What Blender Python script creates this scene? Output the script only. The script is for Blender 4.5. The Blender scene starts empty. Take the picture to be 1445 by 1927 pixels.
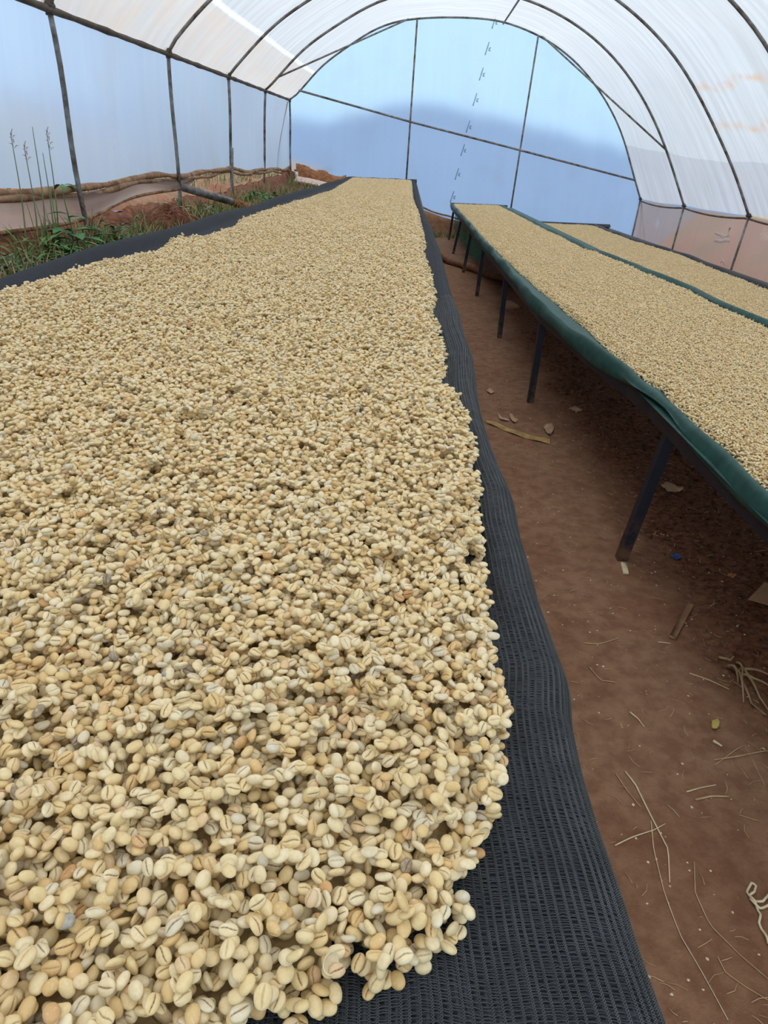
import bpy, math, random
import numpy as np
from mathutils import Vector, Matrix, Euler, noise as mnoise

random.seed(7)
rng = np.random.default_rng(11)
SC = bpy.context.scene
COL = SC.collection

# ------------------------------------------------------------------ camera
W, H, F = 1445, 1927, 1336.0
CXP, CYP = W / 2, H / 2
CAM = np.array([0.0, 0.0, 1.60])


def camera_axes(vx=772, vy=300, xv=605):
    y = np.array([vx - CXP, CYP - vy, F])
    q = (F * F + (vx - CXP) * (xv - CXP)) / (CYP - vy)
    d = np.array([xv - CXP, -q, F])
    y /= np.linalg.norm(y)
    z = -d / np.linalg.norm(d)
    x = -np.cross(y, z)
    return np.array([x, y, z])           # rows: world axes seen in (right, up, forward)


AX = camera_axes()
cam = bpy.data.cameras.new('camera')
cam.sensor_fit = 'VERTICAL'
cam.sensor_height = 36.0
cam.lens = 36.0 * F / H
cam.clip_start, cam.clip_end = 0.02, 600
camo = bpy.data.objects.new('camera', cam)
COL.objects.link(camo)
mw = Matrix.Identity(4)
for r in range(3):
    mw[r][0], mw[r][1], mw[r][2] = AX[r][0], AX[r][1], -AX[r][2]
    mw[r][3] = CAM[r]
camo.matrix_world = mw
SC.camera = camo


def ray(px, py):
    return AX @ np.array([px - CXP, CYP - py, F])


def at_z(px, py, z):
    r = ray(px, py)
    return CAM + r * ((z - CAM[2]) / r[2])


def at_y(px, py, y):
    r = ray(px, py)
    return CAM + r * ((y - CAM[1]) / r[1])


def project(p):
    c = (np.atleast_2d(p) - CAM) @ AX
    return CXP + F * c[:, 0] / c[:, 2], CYP - F * c[:, 1] / c[:, 2], c[:, 2]


# ------------------------------------------------------------------ world + exposure
SC.view_settings.view_transform = 'Standard'
SC.view_settings.look = 'None'
SC.view_settings.gamma = 1.0
SC.view_settings.use_curve_mapping = False
SC.view_settings.exposure = 0.44
wd = bpy.data.worlds.new('sky')
SC.world = wd
wd.use_nodes = True
nt = wd.node_tree
nt.nodes.clear()
wo = nt.nodes.new('ShaderNodeOutputWorld')
bg = nt.nodes.new('ShaderNodeBackground')
tc = nt.nodes.new('ShaderNodeTexCoord')
sep = nt.nodes.new('ShaderNodeSeparateXYZ')
rp = nt.nodes.new('ShaderNodeValToRGB')
nt.links.new(tc.outputs['Generated'], sep.inputs[0])
nt.links.new(sep.outputs['Z'], rp.inputs['Fac'])
nt.links.new(rp.outputs['Color'], bg.inputs['Color'])
nt.links.new(bg.outputs[0], wo.inputs[0])
e = rp.color_ramp.elements
e[0].position, e[0].color = 0.0, (0.50, 0.70, 0.88, 1)
e[1].position, e[1].color = 1.0, (2.9, 2.82, 2.68, 1)
for pos, c in ((0.08, (0.62, 0.84, 1.0, 1)), (0.28, (0.76, 0.94, 1.08, 1)), (0.55, (1.10, 1.16, 1.20, 1))):
    k = e.new(pos)
    k.color = c
bg.inputs['Strength'].default_value = 1.0

# ------------------------------------------------------------------ materials


def srgb(r, g, b):
    f = lambda c: (c / 255 / 12.92) if c / 255 <= 0.04045 else ((c / 255 + 0.055) / 1.055) ** 2.4
    return (f(r), f(g), f(b), 1.0)


class Mat:
    def __init__(s, name):
        s.m = bpy.data.materials.new(name)
        s.m.use_nodes = True
        s.t = s.m.node_tree
        s.t.nodes.clear()
        s.out = s.n('OutputMaterial')

    def n(s, kind, **kw):
        nd = s.t.nodes.new('ShaderNode' + kind)
        for a, v in kw.items():
            setattr(nd, a, v)
        return nd

    def l(s, a, b):
        s.t.links.new(a, b)

    def set(s, nd, **kw):
        for a, v in kw.items():
            a = a.replace('_', ' ')
            if isinstance(v, bpy.types.NodeSocket):
                s.l(v, nd.inputs[a])
            else:
                nd.inputs[a].default_value = v
        return nd

    def noise(s, vec, scale, detail=4, rough=0.55, dist=0.0):
        nd = s.n('TexNoise')
        s.set(nd, Scale=scale, Detail=detail, Roughness=rough, Distortion=dist)
        if vec is not None:
            s.l(vec, nd.inputs['Vector'])
        return nd.outputs['Fac']

    def ramp(s, fac, *stops):
        nd = s.n('ValToRGB')
        el = nd.color_ramp.elements
        while len(el) < len(stops):
            el.new(0.5)
        for q, (p, c) in zip(el, stops):
            q.position = p
            q.color = c if isinstance(c, (tuple, list)) else (c, c, c, 1)
        s.l(fac, nd.inputs['Fac'])
        return nd.outputs['Color']

    def mix(s, fac, a, b, mode='MIX'):
        nd = s.n('MixRGB', blend_type=mode)
        for i, v in enumerate((fac, a, b)):
            if isinstance(v, bpy.types.NodeSocket):
                s.l(v, nd.inputs[i])
            else:
                nd.inputs[i].default_value = v
        return nd.outputs[0]

    def math(s, op, a, b=0.0):
        nd = s.n('Math', operation=op)
        for i, v in enumerate((a, b)):
            if isinstance(v, bpy.types.NodeSocket):
                s.l(v, nd.inputs[i])
            else:
                nd.inputs[i].default_value = v
        return nd.outputs[0]

    def coord(s, which='Object', scale=(1, 1, 1), rot=(0, 0, 0), loc=(0, 0, 0)):
        t = s.n('TexCoord')
        mp = s.n('Mapping')
        mp.inputs['Scale'].default_value = scale
        mp.inputs['Rotation'].default_value = rot
        mp.inputs['Location'].default_value = loc
        s.l(t.outputs[which], mp.inputs['Vector'])
        return mp.outputs[0]

    def geo(s, scale=(1, 1, 1)):
        g = s.n('NewGeometry')
        mp = s.n('Mapping')
        mp.inputs['Scale'].default_value = scale
        s.l(g.outputs['Position'], mp.inputs['Vector'])
        return mp.outputs[0]

    def bump(s, height, strength=0.5, dist=0.01, normal=None):
        b = s.n('Bump')
        s.set(b, Strength=strength, Distance=dist)
        s.l(height, b.inputs['Height'])
        if normal is not None:
            s.l(normal, b.inputs['Normal'])
        return b.outputs[0]

    def principled(s, color, rough=0.7, metal=0.0, spec=0.3, normal=None):
        p = s.n('BsdfPrincipled')
        for key, v in (('Base Color', color), ('Roughness', rough), ('Metallic', metal), ('Specular IOR Level', spec)):
            if isinstance(v, bpy.types.NodeSocket):
                s.l(v, p.inputs[key])
            else:
                p.inputs[key].default_value = v
        if normal is not None:
            s.l(normal, p.inputs['Normal'])
        s.l(p.outputs[0], s.out.inputs['Surface'])
        return p


def simple(name, c1, c2, scale=8, rough=0.7, metal=0.0, bump=0.2, bscale=60, spec=0.3, bdist=0.002):
    m = Mat(name)
    v = m.geo()
    f = m.noise(v, scale, 5)
    col = m.ramp(f, (0.32, c1), (0.68, c2))
    nb = m.bump(m.noise(v, bscale, 4), bump, bdist)
    m.principled(col, rough, metal, spec, nb)
    return m.m


# --- coffee beans in parchment
BEAN_TONES = [(0.00, srgb(210, 202, 178)), (0.12, srgb(230, 216, 179)), (0.34, srgb(230, 209, 160)),
              (0.52, srgb(225, 200, 145)), (0.68, srgb(234, 219, 181)), (0.80, srgb(221, 192, 135)),
              (0.91, srgb(214, 178, 118)), (0.96, srgb(220, 192, 152)), (0.988, srgb(202, 154, 94)),
              (0.996, srgb(130, 120, 104))]


def bean_material(name, use_attr, kind='GEOMETRY'):
    m = Mat(name)
    if use_attr:
        a = m.n('Attribute', attribute_name='tone', attribute_type=kind)
        rnd = a.outputs['Fac']
    else:
        rnd = m.n('ObjectInfo').outputs['Random']
    col = m.ramp(rnd, *BEAN_TONES)
    v = m.coord('Object', (1, 1, 1))
    ad = m.n('VectorMath', operation='ADD')
    m.l(v, ad.inputs[0])
    cmb = m.n('CombineXYZ')
    m.l(m.math('MULTIPLY', rnd, 3.0), cmb.inputs[0])
    m.l(cmb.outputs[0], ad.inputs[1])
    n1 = m.noise(ad.outputs[0], 260, 3)
    col = m.mix(m.ramp(n1, (0.42, 0.0), (0.75, 0.55)), col, srgb(208, 178, 120))
    col = m.mix(m.ramp(m.noise(ad.outputs[0], 420, 2), (0.55, 0.0), (0.8, 0.4)), col, srgb(238, 230, 206))
    cr = m.n('Attribute', attribute_name='crease').outputs['Fac']
    col = m.mix(cr, col, srgb(96, 66, 34))
    nb = m.bump(m.noise(ad.outputs[0], 900, 3), 0.22, 0.0006)
    m.principled(col, 0.44, 0.0, 0.4, nb)
    return m.m


M_BEAN = bean_material('parchment_bean', False)
M_BEAN_PATCH = bean_material('parchment_bean_far', True)
M_BEAN_OWN = bean_material('parchment_bean_near', True, 'OBJECT')


def heap_material():
    m = Mat('bean_heap')
    v = m.geo()
    vo = m.n('TexVoronoi')
    m.set(vo, Scale=130.0)
    m.l(v, vo.inputs['Vector'])
    col = m.ramp(vo.outputs['Color'], (0.1, srgb(176, 150, 104)), (0.5, srgb(190, 166, 120)), (0.9, srgb(166, 140, 96)))  # darker than the beans on top: shade of the gaps put into the colour
    nb = m.bump(vo.outputs['Distance'], 0.8, 0.006)
    m.principled(col, 0.85, 0, 0.1, nb)
    return m.m


M_HEAP = heap_material()


def net_material(name, c_dark, c_light, ribs, hole=0.0):
    """knitted shade cloth: ribs run along v, stitches across them (uv in metres)"""
    m = Mat(name)
    uv = m.n('TexCoord').outputs['UV']
    sp = m.n('SeparateXYZ')
    m.l(uv, sp.inputs[0])
    wob = m.noise(uv, 30, 2)
    u = m.math('ADD', m.math('MULTIPLY', sp.outputs[0], ribs), m.math('MULTIPLY', wob, 0.6))
    fu = m.math('ABSOLUTE', m.math('SUBTRACT', m.math('FRACT', u), 0.5))
    rib = m.ramp(fu, (0.0, 1.0), (0.16, 0.85), (0.30, 0.0))
    v = m.math('MULTIPLY', sp.outputs[1], 330.0)
    fv = m.math('ABSOLUTE', m.math('SUBTRACT', m.math('FRACT', v), 0.5))
    rung = m.ramp(fv, (0.0, 0.75), (0.28, 0.45), (0.45, 0.0))
    hgt = m.math('MAXIMUM', rib, rung)
    col = m.mix(hgt, c_dark, c_light)
    big = m.noise(uv, 9, 4)
    col = m.mix(m.ramp(big, (0.45, 0.0), (0.75, 0.35)), col, srgb(48, 43, 40))
    nb = m.bump(hgt, 0.7, 0.0025)
    m.principled(col, 0.8, 0, 0.12, nb)
    return m.m


M_NET_BLACK = net_material('black_shade_net', srgb(26, 28, 32), srgb(66, 71, 78), 165.0)
M_NET_GREEN = simple('green_shade_net', srgb(18, 58, 54), srgb(34, 82, 74), 18, 0.6, 0, 0.4, 400, 0.4, 0.002)
M_NET_DARK = simple('charcoal_shade_net', srgb(20, 20, 22), srgb(34, 34, 37), 18, 0.6, 0, 0.4, 400, 0.4, 0.002)
M_RIB = simple('net_rib_yarn', srgb(58, 63, 66), srgb(82, 88, 90), 40, 0.5, 0, 0.1, 800, 0.4)
M_RUNG = simple('net_rung_yarn', srgb(30, 32, 35), srgb(58, 61, 66), 25, 0.45, 0, 0.1, 800, 0.45)


def gauze_material(name, col, alpha):
    m = Mat(name)
    d = m.n('BsdfDiffuse')
    d.inputs['Color'].default_value = col
    t = m.n('BsdfTransparent')
    mx = m.n('MixShader')
    mx.inputs[0].default_value = alpha
    m.l(t.outputs[0], mx.inputs[1])
    m.l(d.outputs[0], mx.inputs[2])
    m.l(mx.outputs[0], m.out.inputs['Surface'])
    return m.m


M_MARK = gauze_material('grey_ink', srgb(110, 134, 164), 0.42)
M_SMEAR = gauze_material('pale_smear', srgb(226, 214, 208), 0.6)
M_GAUZE = gauze_material('green_gauze', srgb(50, 104, 88), 0.62)


def film_material(name, tint, see=0.22, diffuse=0.16, streak=(220, 225, 230), stain=None, streak_amt=0.35, blur=0.35, clear=False):
    """polythene film: scatters daylight through, lets a blurred view of outside through. uv in metres (u along, v across)"""
    m = Mat(name)
    uv = m.n('TexCoord').outputs['UV']
    mp = m.n('Mapping')
    mp.inputs['Scale'].default_value = (3.2, 0.22, 1)
    m.l(uv, mp.inputs['Vector'])
    st = m.noise(mp.outputs[0], 2.0, 5, 0.6, 0.3)
    col = m.mix(m.ramp(st, (0.40, 0.0), (0.72, streak_amt)), tint, srgb(*streak))
    col = m.mix(m.ramp(m.noise(uv, 1.1, 4), (0.5, 0.0), (0.8, 0.22)), col, srgb(196, 186, 182))
    if stain:
        col = stain(m, uv, col)
    tr = m.n('BsdfTranslucent')
    m.l(col, tr.inputs['Color'])
    df = m.n('BsdfDiffuse')
    m.l(col, df.inputs['Color'])
    rf = m.n('BsdfTransparent' if clear else 'BsdfRefraction')
    if not clear:
        rf.inputs['IOR'].default_value = 1.06
        rf.inputs['Roughness'].default_value = blur
    m.l(col, rf.inputs['Color'])
    gl = m.n('BsdfGlossy')
    gl.inputs['Roughness'].default_value = 0.3
    a = m.n('MixShader')
    a.inputs[0].default_value = diffuse
    m.l(tr.outputs[0], a.inputs[1])
    m.l(df.outputs[0], a.inputs[2])
    b = m.n('MixShader')
    b.inputs[0].default_value = see
    m.l(a.outputs[0], b.inputs[1])
    m.l(rf.outputs[0], b.inputs[2])
    c = m.n('MixShader')
    c.inputs[0].default_value = 0.04
    m.l(b.outputs[0], c.inputs[1])
    m.l(gl.outputs[0], c.inputs[2])
    m.l(c.outputs[0], m.out.inputs['Surface'])
    return m.m


def band(m, x, lo, hi, soft):
    """1 between lo and hi"""
    a = m.n('MapRange')
    m.l(x, a.inputs['Value'])
    a.inputs['From Min'].default_value, a.inputs['From Max'].default_value = lo - soft, lo + soft
    b = m.n('MapRange')
    m.l(x, b.inputs['Value'])
    b.inputs['From Min'].default_value, b.inputs['From Max'].default_value = hi + soft, hi - soft
    return m.math('MULTIPLY', a.outputs[0], b.outputs[0])


def roof_stain(m, uv, col):
    sp = m.n('SeparateXYZ')
    m.l(uv, sp.inputs[0])
    # dusty lap along the left eave, then the pale doubled edge of the sheet
    lap = band(m, sp.outputs[1], 0.02, 0.72, 0.03)
    n = m.noise(uv, 2.4, 5)
    col = m.mix(m.math('MULTIPLY', lap, m.ramp(n, (0.36, 0.25), (0.62, 0.75))), col, srgb(200, 186, 176))
    edge = band(m, sp.outputs[1], 0.74, 0.80, 0.02)
    col = m.mix(m.math('MULTIPLY', edge, 0.6), col, srgb(246, 246, 246))
    # rusty water lines on the right-hand slope
    wob = m.math('MULTIPLY', m.noise(uv, 1.3, 3), 0.5)
    vv = m.math('ADD', sp.outputs[1], wob)
    for v0, u0, u1 in ((8.35, 9.3, 12.2), (8.95, 9.0, 12.6)):
        ln = m.math('MULTIPLY', band(m, vv, v0, v0 + 0.10, 0.05), band(m, sp.outputs[0], u0, u1, 0.4))
        col = m.mix(m.math('MULTIPLY', ln, m.ramp(m.noise(uv, 4, 4), (0.4, 0.1), (0.65, 0.6))), col, srgb(206, 158, 112))
    return col


def mud_stain(m, uv, col):
    n = m.noise(uv, 1.6, 6, 0.62, 0.4)
    col = m.mix(m.ramp(n, (0.60, 0.0), (0.72, 0.7)), col, srgb(214, 206, 202))
    return col


M_ROOF = film_material('roof_film', srgb(186, 188, 193), 0.32, 0.15, (208, 212, 218), roof_stain, 0.7, clear=True)
M_WALLFILM = film_material('side_film', srgb(190, 216, 246), 0.22, 0.08, (204, 226, 248), None, 0.4)
M_ENDFILM = film_material('end_film', srgb(206, 228, 246), 0.64, 0.09, (216, 234, 248), None, 0.4, 0.42)
M_MUDFILM = film_material('muddy_film', srgb(196, 180, 174), 0.42, 0.24, (206, 190, 184), mud_stain, 0.4)


def soil_material(name, wet=1.0):
    m = Mat(name)
    v = m.geo()
    n1 = m.noise(v, 1.3, 6, 0.6, 0.2)
    n2 = m.noise(v, 14, 6, 0.65)
    n3 = m.noise(v, 90, 4, 0.7)
    col = m.ramp(n1, (0.34, srgb(138, 101, 77)), (0.55, srgb(154, 118, 92)), (0.72, srgb(144, 100, 76)))
    col = m.mix(m.ramp(n2, (0.38, 0.5), (0.6, 0.0)), col, srgb(100, 64, 44))
    col = m.mix(m.ramp(n3, (0.62, 0.0), (0.75, 0.4)), col, srgb(178, 140, 108))
    # paler along the path, darker and rougher under the tables
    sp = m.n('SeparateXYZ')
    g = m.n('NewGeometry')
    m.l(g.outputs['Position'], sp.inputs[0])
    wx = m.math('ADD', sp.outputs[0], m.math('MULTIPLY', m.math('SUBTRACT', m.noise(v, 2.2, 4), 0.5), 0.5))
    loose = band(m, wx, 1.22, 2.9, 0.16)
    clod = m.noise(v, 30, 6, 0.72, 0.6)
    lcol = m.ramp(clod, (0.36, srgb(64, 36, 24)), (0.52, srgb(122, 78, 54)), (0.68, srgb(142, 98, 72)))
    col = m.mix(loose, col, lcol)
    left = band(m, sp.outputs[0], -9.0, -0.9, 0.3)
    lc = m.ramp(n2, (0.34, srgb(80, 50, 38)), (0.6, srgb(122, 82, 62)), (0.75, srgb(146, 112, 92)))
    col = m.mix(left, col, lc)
    hg = m.math('ADD', m.math('MULTIPLY', n2, 0.6), m.math('MULTIPLY', m.math('MULTIPLY', clod, loose), 1.6))
    hg = m.math('ADD', hg, m.math('MULTIPLY', n3, 0.25))
    nb = m.bump(hg, 0.8, 0.022)
    m.principled(col, 0.92, 0, 0.12, nb)
    return m.m


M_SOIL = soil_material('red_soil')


def hillside_material():
    m = Mat('outside_soil')
    v = m.geo()
    n1 = m.noise(v, 0.8, 6, 0.6)
    n2 = m.noise(v, 9, 5, 0.65)
    col = m.ramp(n1, (0.36, srgb(138, 98, 80)), (0.5, srgb(154, 120, 100)), (0.60, srgb(120, 114, 86)))
    col = m.mix(m.ramp(n2, (0.45, 0.0), (0.65, 0.5)), col, srgb(120, 80, 56))
    m.principled(col, 0.95, 0, 0.1, m.bump(n2, 0.8, 0.04))
    return m.m


M_HILLSIDE = hillside_material()
M_FARLAND = simple('far_fields', srgb(74, 92, 104), srgb(92, 106, 104), 0.2, 1.0, 0, 0.0, 1, 0.0)
M_FARHILL = simple('far_hill', srgb(82, 106, 142), srgb(92, 116, 150), 0.05, 1.0, 0, 0.0, 1, 0.0)  # distance haze is mixed into this blue hill colour


def steel_material():
    m = Mat('weathered_pipe')
    v = m.geo()
    n = m.noise(v, 7, 6, 0.65)
    col = m.ramp(n, (0.34, srgb(74, 62, 52)), (0.5, srgb(116, 114, 110)), (0.7, srgb(150, 152, 154)))
    m.principled(col, 0.55, 0.35, 0.4, m.bump(m.noise(v, 80, 3), 0.2, 0.002))
    return m.m


M_PIPE = steel_material()
M_PIPE_DIRTY = simple('dirty_pipe', srgb(66, 56, 46), srgb(104, 96, 86), 6, 0.75, 0.1, 0.2, 80)
M_CLAMP = simple('clamp_steel', srgb(60, 54, 48), srgb(96, 92, 88), 20, 0.6, 0.3)


def paint_material():
    m = Mat('navy_painted_steel')
    v = m.geo()
    n = m.noise(v, 12, 5, 0.65)
    sp = m.n('SeparateXYZ')
    m.l(v, sp.inputs[0])
    low = m.n('MapRange')
    m.l(sp.outputs[2], low.inputs['Value'])
    low.inputs['From Min'].default_value, low.inputs['From Max'].default_value = 0.24, 0.02
    mud = m.math('MULTIPLY', low.outputs[0], m.ramp(n, (0.40, 0.0), (0.56, 1.0)))
    col = m.mix(m.ramp(n, (0.4, 0.0), (0.8, 0.5)), srgb(26, 29, 40), srgb(46, 48, 58))
    col = m.mix(mud, col, srgb(104, 74, 54))
    m.principled(col, 0.45, 0.0, 0.4, m.bump(m.noise(v, 120, 3), 0.15, 0.001))
    return m.m


M_PAINT = paint_material()
M_STRAW = simple('dry_straw', srgb(170, 138, 98), srgb(206, 178, 138), 20, 0.75)
M_STRAW_PALE = simple('pale_straw', srgb(204, 182, 140), srgb(228, 210, 176), 20, 0.7)
M_WOOD = simple('split_wood', srgb(136, 96, 64), srgb(170, 128, 92), 18, 0.8, 0, 0.4, 120)
M_CARD = simple('brown_cardboard', srgb(164, 120, 86), srgb(184, 140, 104), 10, 0.85)
M_DRYLEAF = simple('dry_leaf', srgb(164, 126, 92), srgb(198, 164, 130), 25, 0.8, 0, 0.5, 90)
M_BANANA = simple('yellowed_leaf_sheath', srgb(150, 112, 62), srgb(194, 160, 96), 14, 0.65, 0, 0.4, 90)
M_STRING = simple('cream_string', srgb(206, 190, 152), srgb(226, 214, 180), 30, 0.8)
M_YELLOW = simple('yellow_peel', srgb(176, 158, 76), srgb(200, 182, 104), 30, 0.7)
M_BLUE = simple('blue_plastic', srgb(34, 60, 110), srgb(50, 86, 150), 30, 0.4)
M_ORANGE = simple('orange_shard', srgb(176, 104, 66), srgb(200, 134, 96), 30, 0.7)
M_STONE = simple('dusty_stone', srgb(136, 100, 78), srgb(162, 128, 102), 12, 0.9, 0, 0.5, 40)
M_LOG = simple('brown_log', srgb(112, 76, 54), srgb(140, 100, 74), 8, 0.85, 0, 0.5, 60)
M_ROLL = simple('muddy_rolled_film', srgb(104, 72, 48), srgb(176, 142, 108), 9, 0.75, 0, 0.6, 26, 0.3, 0.01)
M_GREEN = simple('weed_green', srgb(76, 112, 52), srgb(112, 144, 76), 12, 0.6)
M_GREEN2 = simple('dark_leaf_green', srgb(62, 108, 58), srgb(92, 138, 80), 12, 0.55)
M_GREEN3 = simple('grey_green_stalk', srgb(98, 122, 90), srgb(124, 142, 104), 12, 0.6)
M_DRYGRASS = simple('dry_grass', srgb(132, 106, 76), srgb(172, 146, 108), 20, 0.8)
M_ROOT = simple('muddy_root', srgb(104, 58, 38), srgb(140, 92, 66), 20, 0.9)
M_SEED = simple('purple_seed_head', srgb(164, 138, 146), srgb(190, 166, 166), 30, 0.8)
M_WHITE = simple('white_plastic_pipe', srgb(220, 222, 222), srgb(236, 236, 234), 10, 0.4)
M_ORSHEET = simple('rusty_torn_sheet', srgb(106, 64, 38), srgb(164, 110, 70), 14, 0.8, 0, 0.7, 18, 0.2, 0.02)
M_PALEBOARD = simple('pale_pink_board', srgb(196, 164, 148), srgb(216, 190, 176), 10, 0.8)

# ------------------------------------------------------------------ object helpers


def mesh_obj(name, verts, faces, mat, parent=None, smooth=True, uv=None, loc=None):
    me = bpy.data.meshes.new(name)
    vs = np.asarray(verts, float)
    org = np.zeros(3)
    if parent is not None:
        org = np.array(parent_world(parent))
    elif loc is not None:
        org = np.asarray(loc, float)
    me.from_pydata((vs - org).tolist(), [], faces)
    me.materials.append(mat)
    if smooth:
        me.polygons.foreach_set('use_smooth', [True] * len(me.polygons))
    if uv is not None:
        ul = me.uv_layers.new(name='uv')
        idx = np.zeros(len(me.loops), int)
        me.loops.foreach_get('vertex_index', idx)
        ul.data.foreach_set('uv', np.asarray(uv, float)[idx].ravel())
    me.update()
    o = bpy.data.objects.new(name, me)
    COL.objects.link(o)
    if parent is not None:
        o.parent = parent
    elif loc is not None:
        o.location = loc
    return o


def parent_world(p):
    l = np.array(p.location, float)
    while p.parent is not None:
        p = p.parent
        l = l + np.array(p.location, float)
    return l


def tag(o, label, cat=None, group=None, kind=None):
    o['label'] = label
    if cat:
        o['category'] = cat
    if group:
        o['group'] = group
    if kind:
        o['kind'] = kind
    return o


def empty(name, loc, label, cat, group=None):
    o = bpy.data.objects.new(name, None)
    o.empty_display_size = 0.05
    COL.objects.link(o)
    o.location = loc
    return tag(o, label, cat, group)


class MB:
    """collects tubes, boxes and strips for ONE mesh object"""

    def __init__(s):
        s.v, s.f = [], []

    def add(s, v, f):
        b = len(s.v)
        s.v.extend([tuple(map(float, p)) for p in v])
        s.f.extend([tuple(b + i for i in q) for q in f])
        return s

    def tube(s, pts, r, sides=8, caps=True):
        pts = [Vector(p) for p in pts]
        n = len(pts)
        rr = r if isinstance(r, (list, tuple, np.ndarray)) else [r] * n
        vs, fs = [], []
        up = None
        for i, p in enumerate(pts):
            d = (pts[min(i + 1, n - 1)] - pts[max(i - 1, 0)]).normalized()
            if up is None:
                up = d.orthogonal().normalized()
            up = (up - d * up.dot(d)).normalized()
            sd = d.cross(up)
            for k in range(sides):
                a = 2 * math.pi * k / sides
                vs.append(p + (up * math.cos(a) + sd * math.sin(a)) * rr[i])
        for i in range(n - 1):
            for k in range(sides):
                k2 = (k + 1) % sides
                fs.append((i * sides + k, i * sides + k2, (i + 1) * sides + k2, (i + 1) * sides + k))
        if caps:
            fs.append(tuple(range(sides - 1, -1, -1)))
            fs.append(tuple((n - 1) * sides + k for k in range(sides)))
        return s.add(vs, fs)

    def box(s, c, size, rot=None):
        c = Vector(c)
        h = Vector(size) * 0.5
        b = min(h) * 0.18
        R = rot if rot is not None else Matrix.Identity(3)
        # chamfered box
        vs, idx = [], {}
        for sx in (-1, 1):
            for sy in (-1, 1):
                for sz in (-1, 1):
                    for ax in range(3):
                        p = [sx * (h[0] - b), sy * (h[1] - b), sz * (h[2] - b)]
                        p[ax] = (sx, sy, sz)[ax] * h[ax]
                        idx[(sx, sy, sz, ax)] = len(vs)
                        vs.append(c + R @ Vector(p))
        fs = []
        for ax in range(3):
            o = [a for a in range(3) if a != ax]
            for sg in (-1, 1):
                q = []
                for a, bb in ((-1, -1), (1, -1), (1, 1), (-1, 1)):
                    t = [0, 0, 0]
                    t[ax], t[o[0]], t[o[1]] = sg, a, bb
                    q.append(idx[(*t, ax)])
                fs.append(tuple(q))
            # edges parallel to ax
            for a in (-1, 1):
                for bb in (-1, 1):
                    t0, t1 = [0] * 3, [0] * 3
                    t0[ax], t1[ax] = -1, 1
                    for t in (t0, t1):
                        t[o[0]], t[o[1]] = a, bb
                    fs.append((idx[(*t0, o[0])], idx[(*t1, o[0])], idx[(*t1, o[1])], idx[(*t0, o[1])]))
        for sx in (-1, 1):
            for sy in (-1, 1):
                for sz in (-1, 1):
                    fs.append(tuple(idx[(sx, sy, sz, a)] for a in range(3)))
        return s.add(vs, fs)

    def strip(s, pts, widths, side=None, thick=0.0):
        """flat ribbon along pts; side: lateral direction"""
        pts = [Vector(p) for p in pts]
        n = len(pts)
        vs, fs = [], []
        for i, p in enumerate(pts):
            d = (pts[min(i + 1, n - 1)] - pts[max(i - 1, 0)]).normalized()
            sd = Vector(side) if side is not None else d.orthogonal()
            sd = (sd - d * sd.dot(d)).normalized()
            nn = d.cross(sd)
            w = widths[i] if hasattr(widths, '__len__') else widths
            vs += [p - sd * w * 0.5, p + sd * w * 0.5 + nn * thick * 0.0]
            if thick:
                vs += [p + sd * w * 0.5 + nn * thick, p - sd * w * 0.5 + nn * thick]
        c = 4 if thick else 2
        for i in range(n - 1):
            for k in range(c if thick else 1):
                k2 = (k + 1) % c
                fs.append((i * c + k, i * c + k2, (i + 1) * c + k2, (i + 1) * c + k))
        if thick:
            fs += [(3, 2, 1, 0), tuple((n - 1) * c + k for k in range(4))]
        return s.add(vs, fs)

    def build(s, name, mat, parent=None, smooth=True, loc=None):
        return mesh_obj(name, s.v, s.f, mat, parent, smooth, loc=loc)


def grid_obj(name, P, mat, parent=None, uv=None, loc=None):
    """P: (n, m, 3) array"""
    n, m_ = P.shape[:2]
    i = np.arange(n * m_).reshape(n, m_)
    f = np.stack([i[:-1, :-1], i[1:, :-1], i[1:, 1:], i[:-1, 1:]], -1).reshape(-1, 4)
    return mesh_obj(name, P.reshape(-1, 3), f.tolist(), mat, parent, True,
                    None if uv is None else uv.reshape(-1, 2), loc)


def fbm(x, y, seed=0.0, octv=3):
    """cheap smooth noise on arrays (sum of rotated sines)"""
    r = np.random.default_rng(int(seed * 1000) + 5)
    out = np.zeros(np.broadcast(x, y).shape)
    amp, fr = 1.0, 1.0
    for _ in range(octv):
        for _ in range(3):
            a, ph = r.uniform(0, 2 * np.pi, 2)
            out = out + amp * np.sin((x * np.cos(a) + y * np.sin(a)) * fr * r.uniform(0.8, 1.3) + ph) / 3
        amp *= 0.55
        fr *= 2.1
    return out


def poly(xs, pts, k=1, by=0):
    a = np.array(sorted(pts, key=lambda p: p[by]))
    return np.interp(xs, a[:, by], a[:, k])


# ------------------------------------------------------------------ ground
END_Y = 18.4
SCL = END_Y / 17.0


def end_base(X):
    return np.interp(X, [-12, -2.75, -1.37, 0.32, 0.85, 5.6, 14], [3.0, 1.27, 1.13, 0.59, 0.43, -0.45, -2.2])


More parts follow.
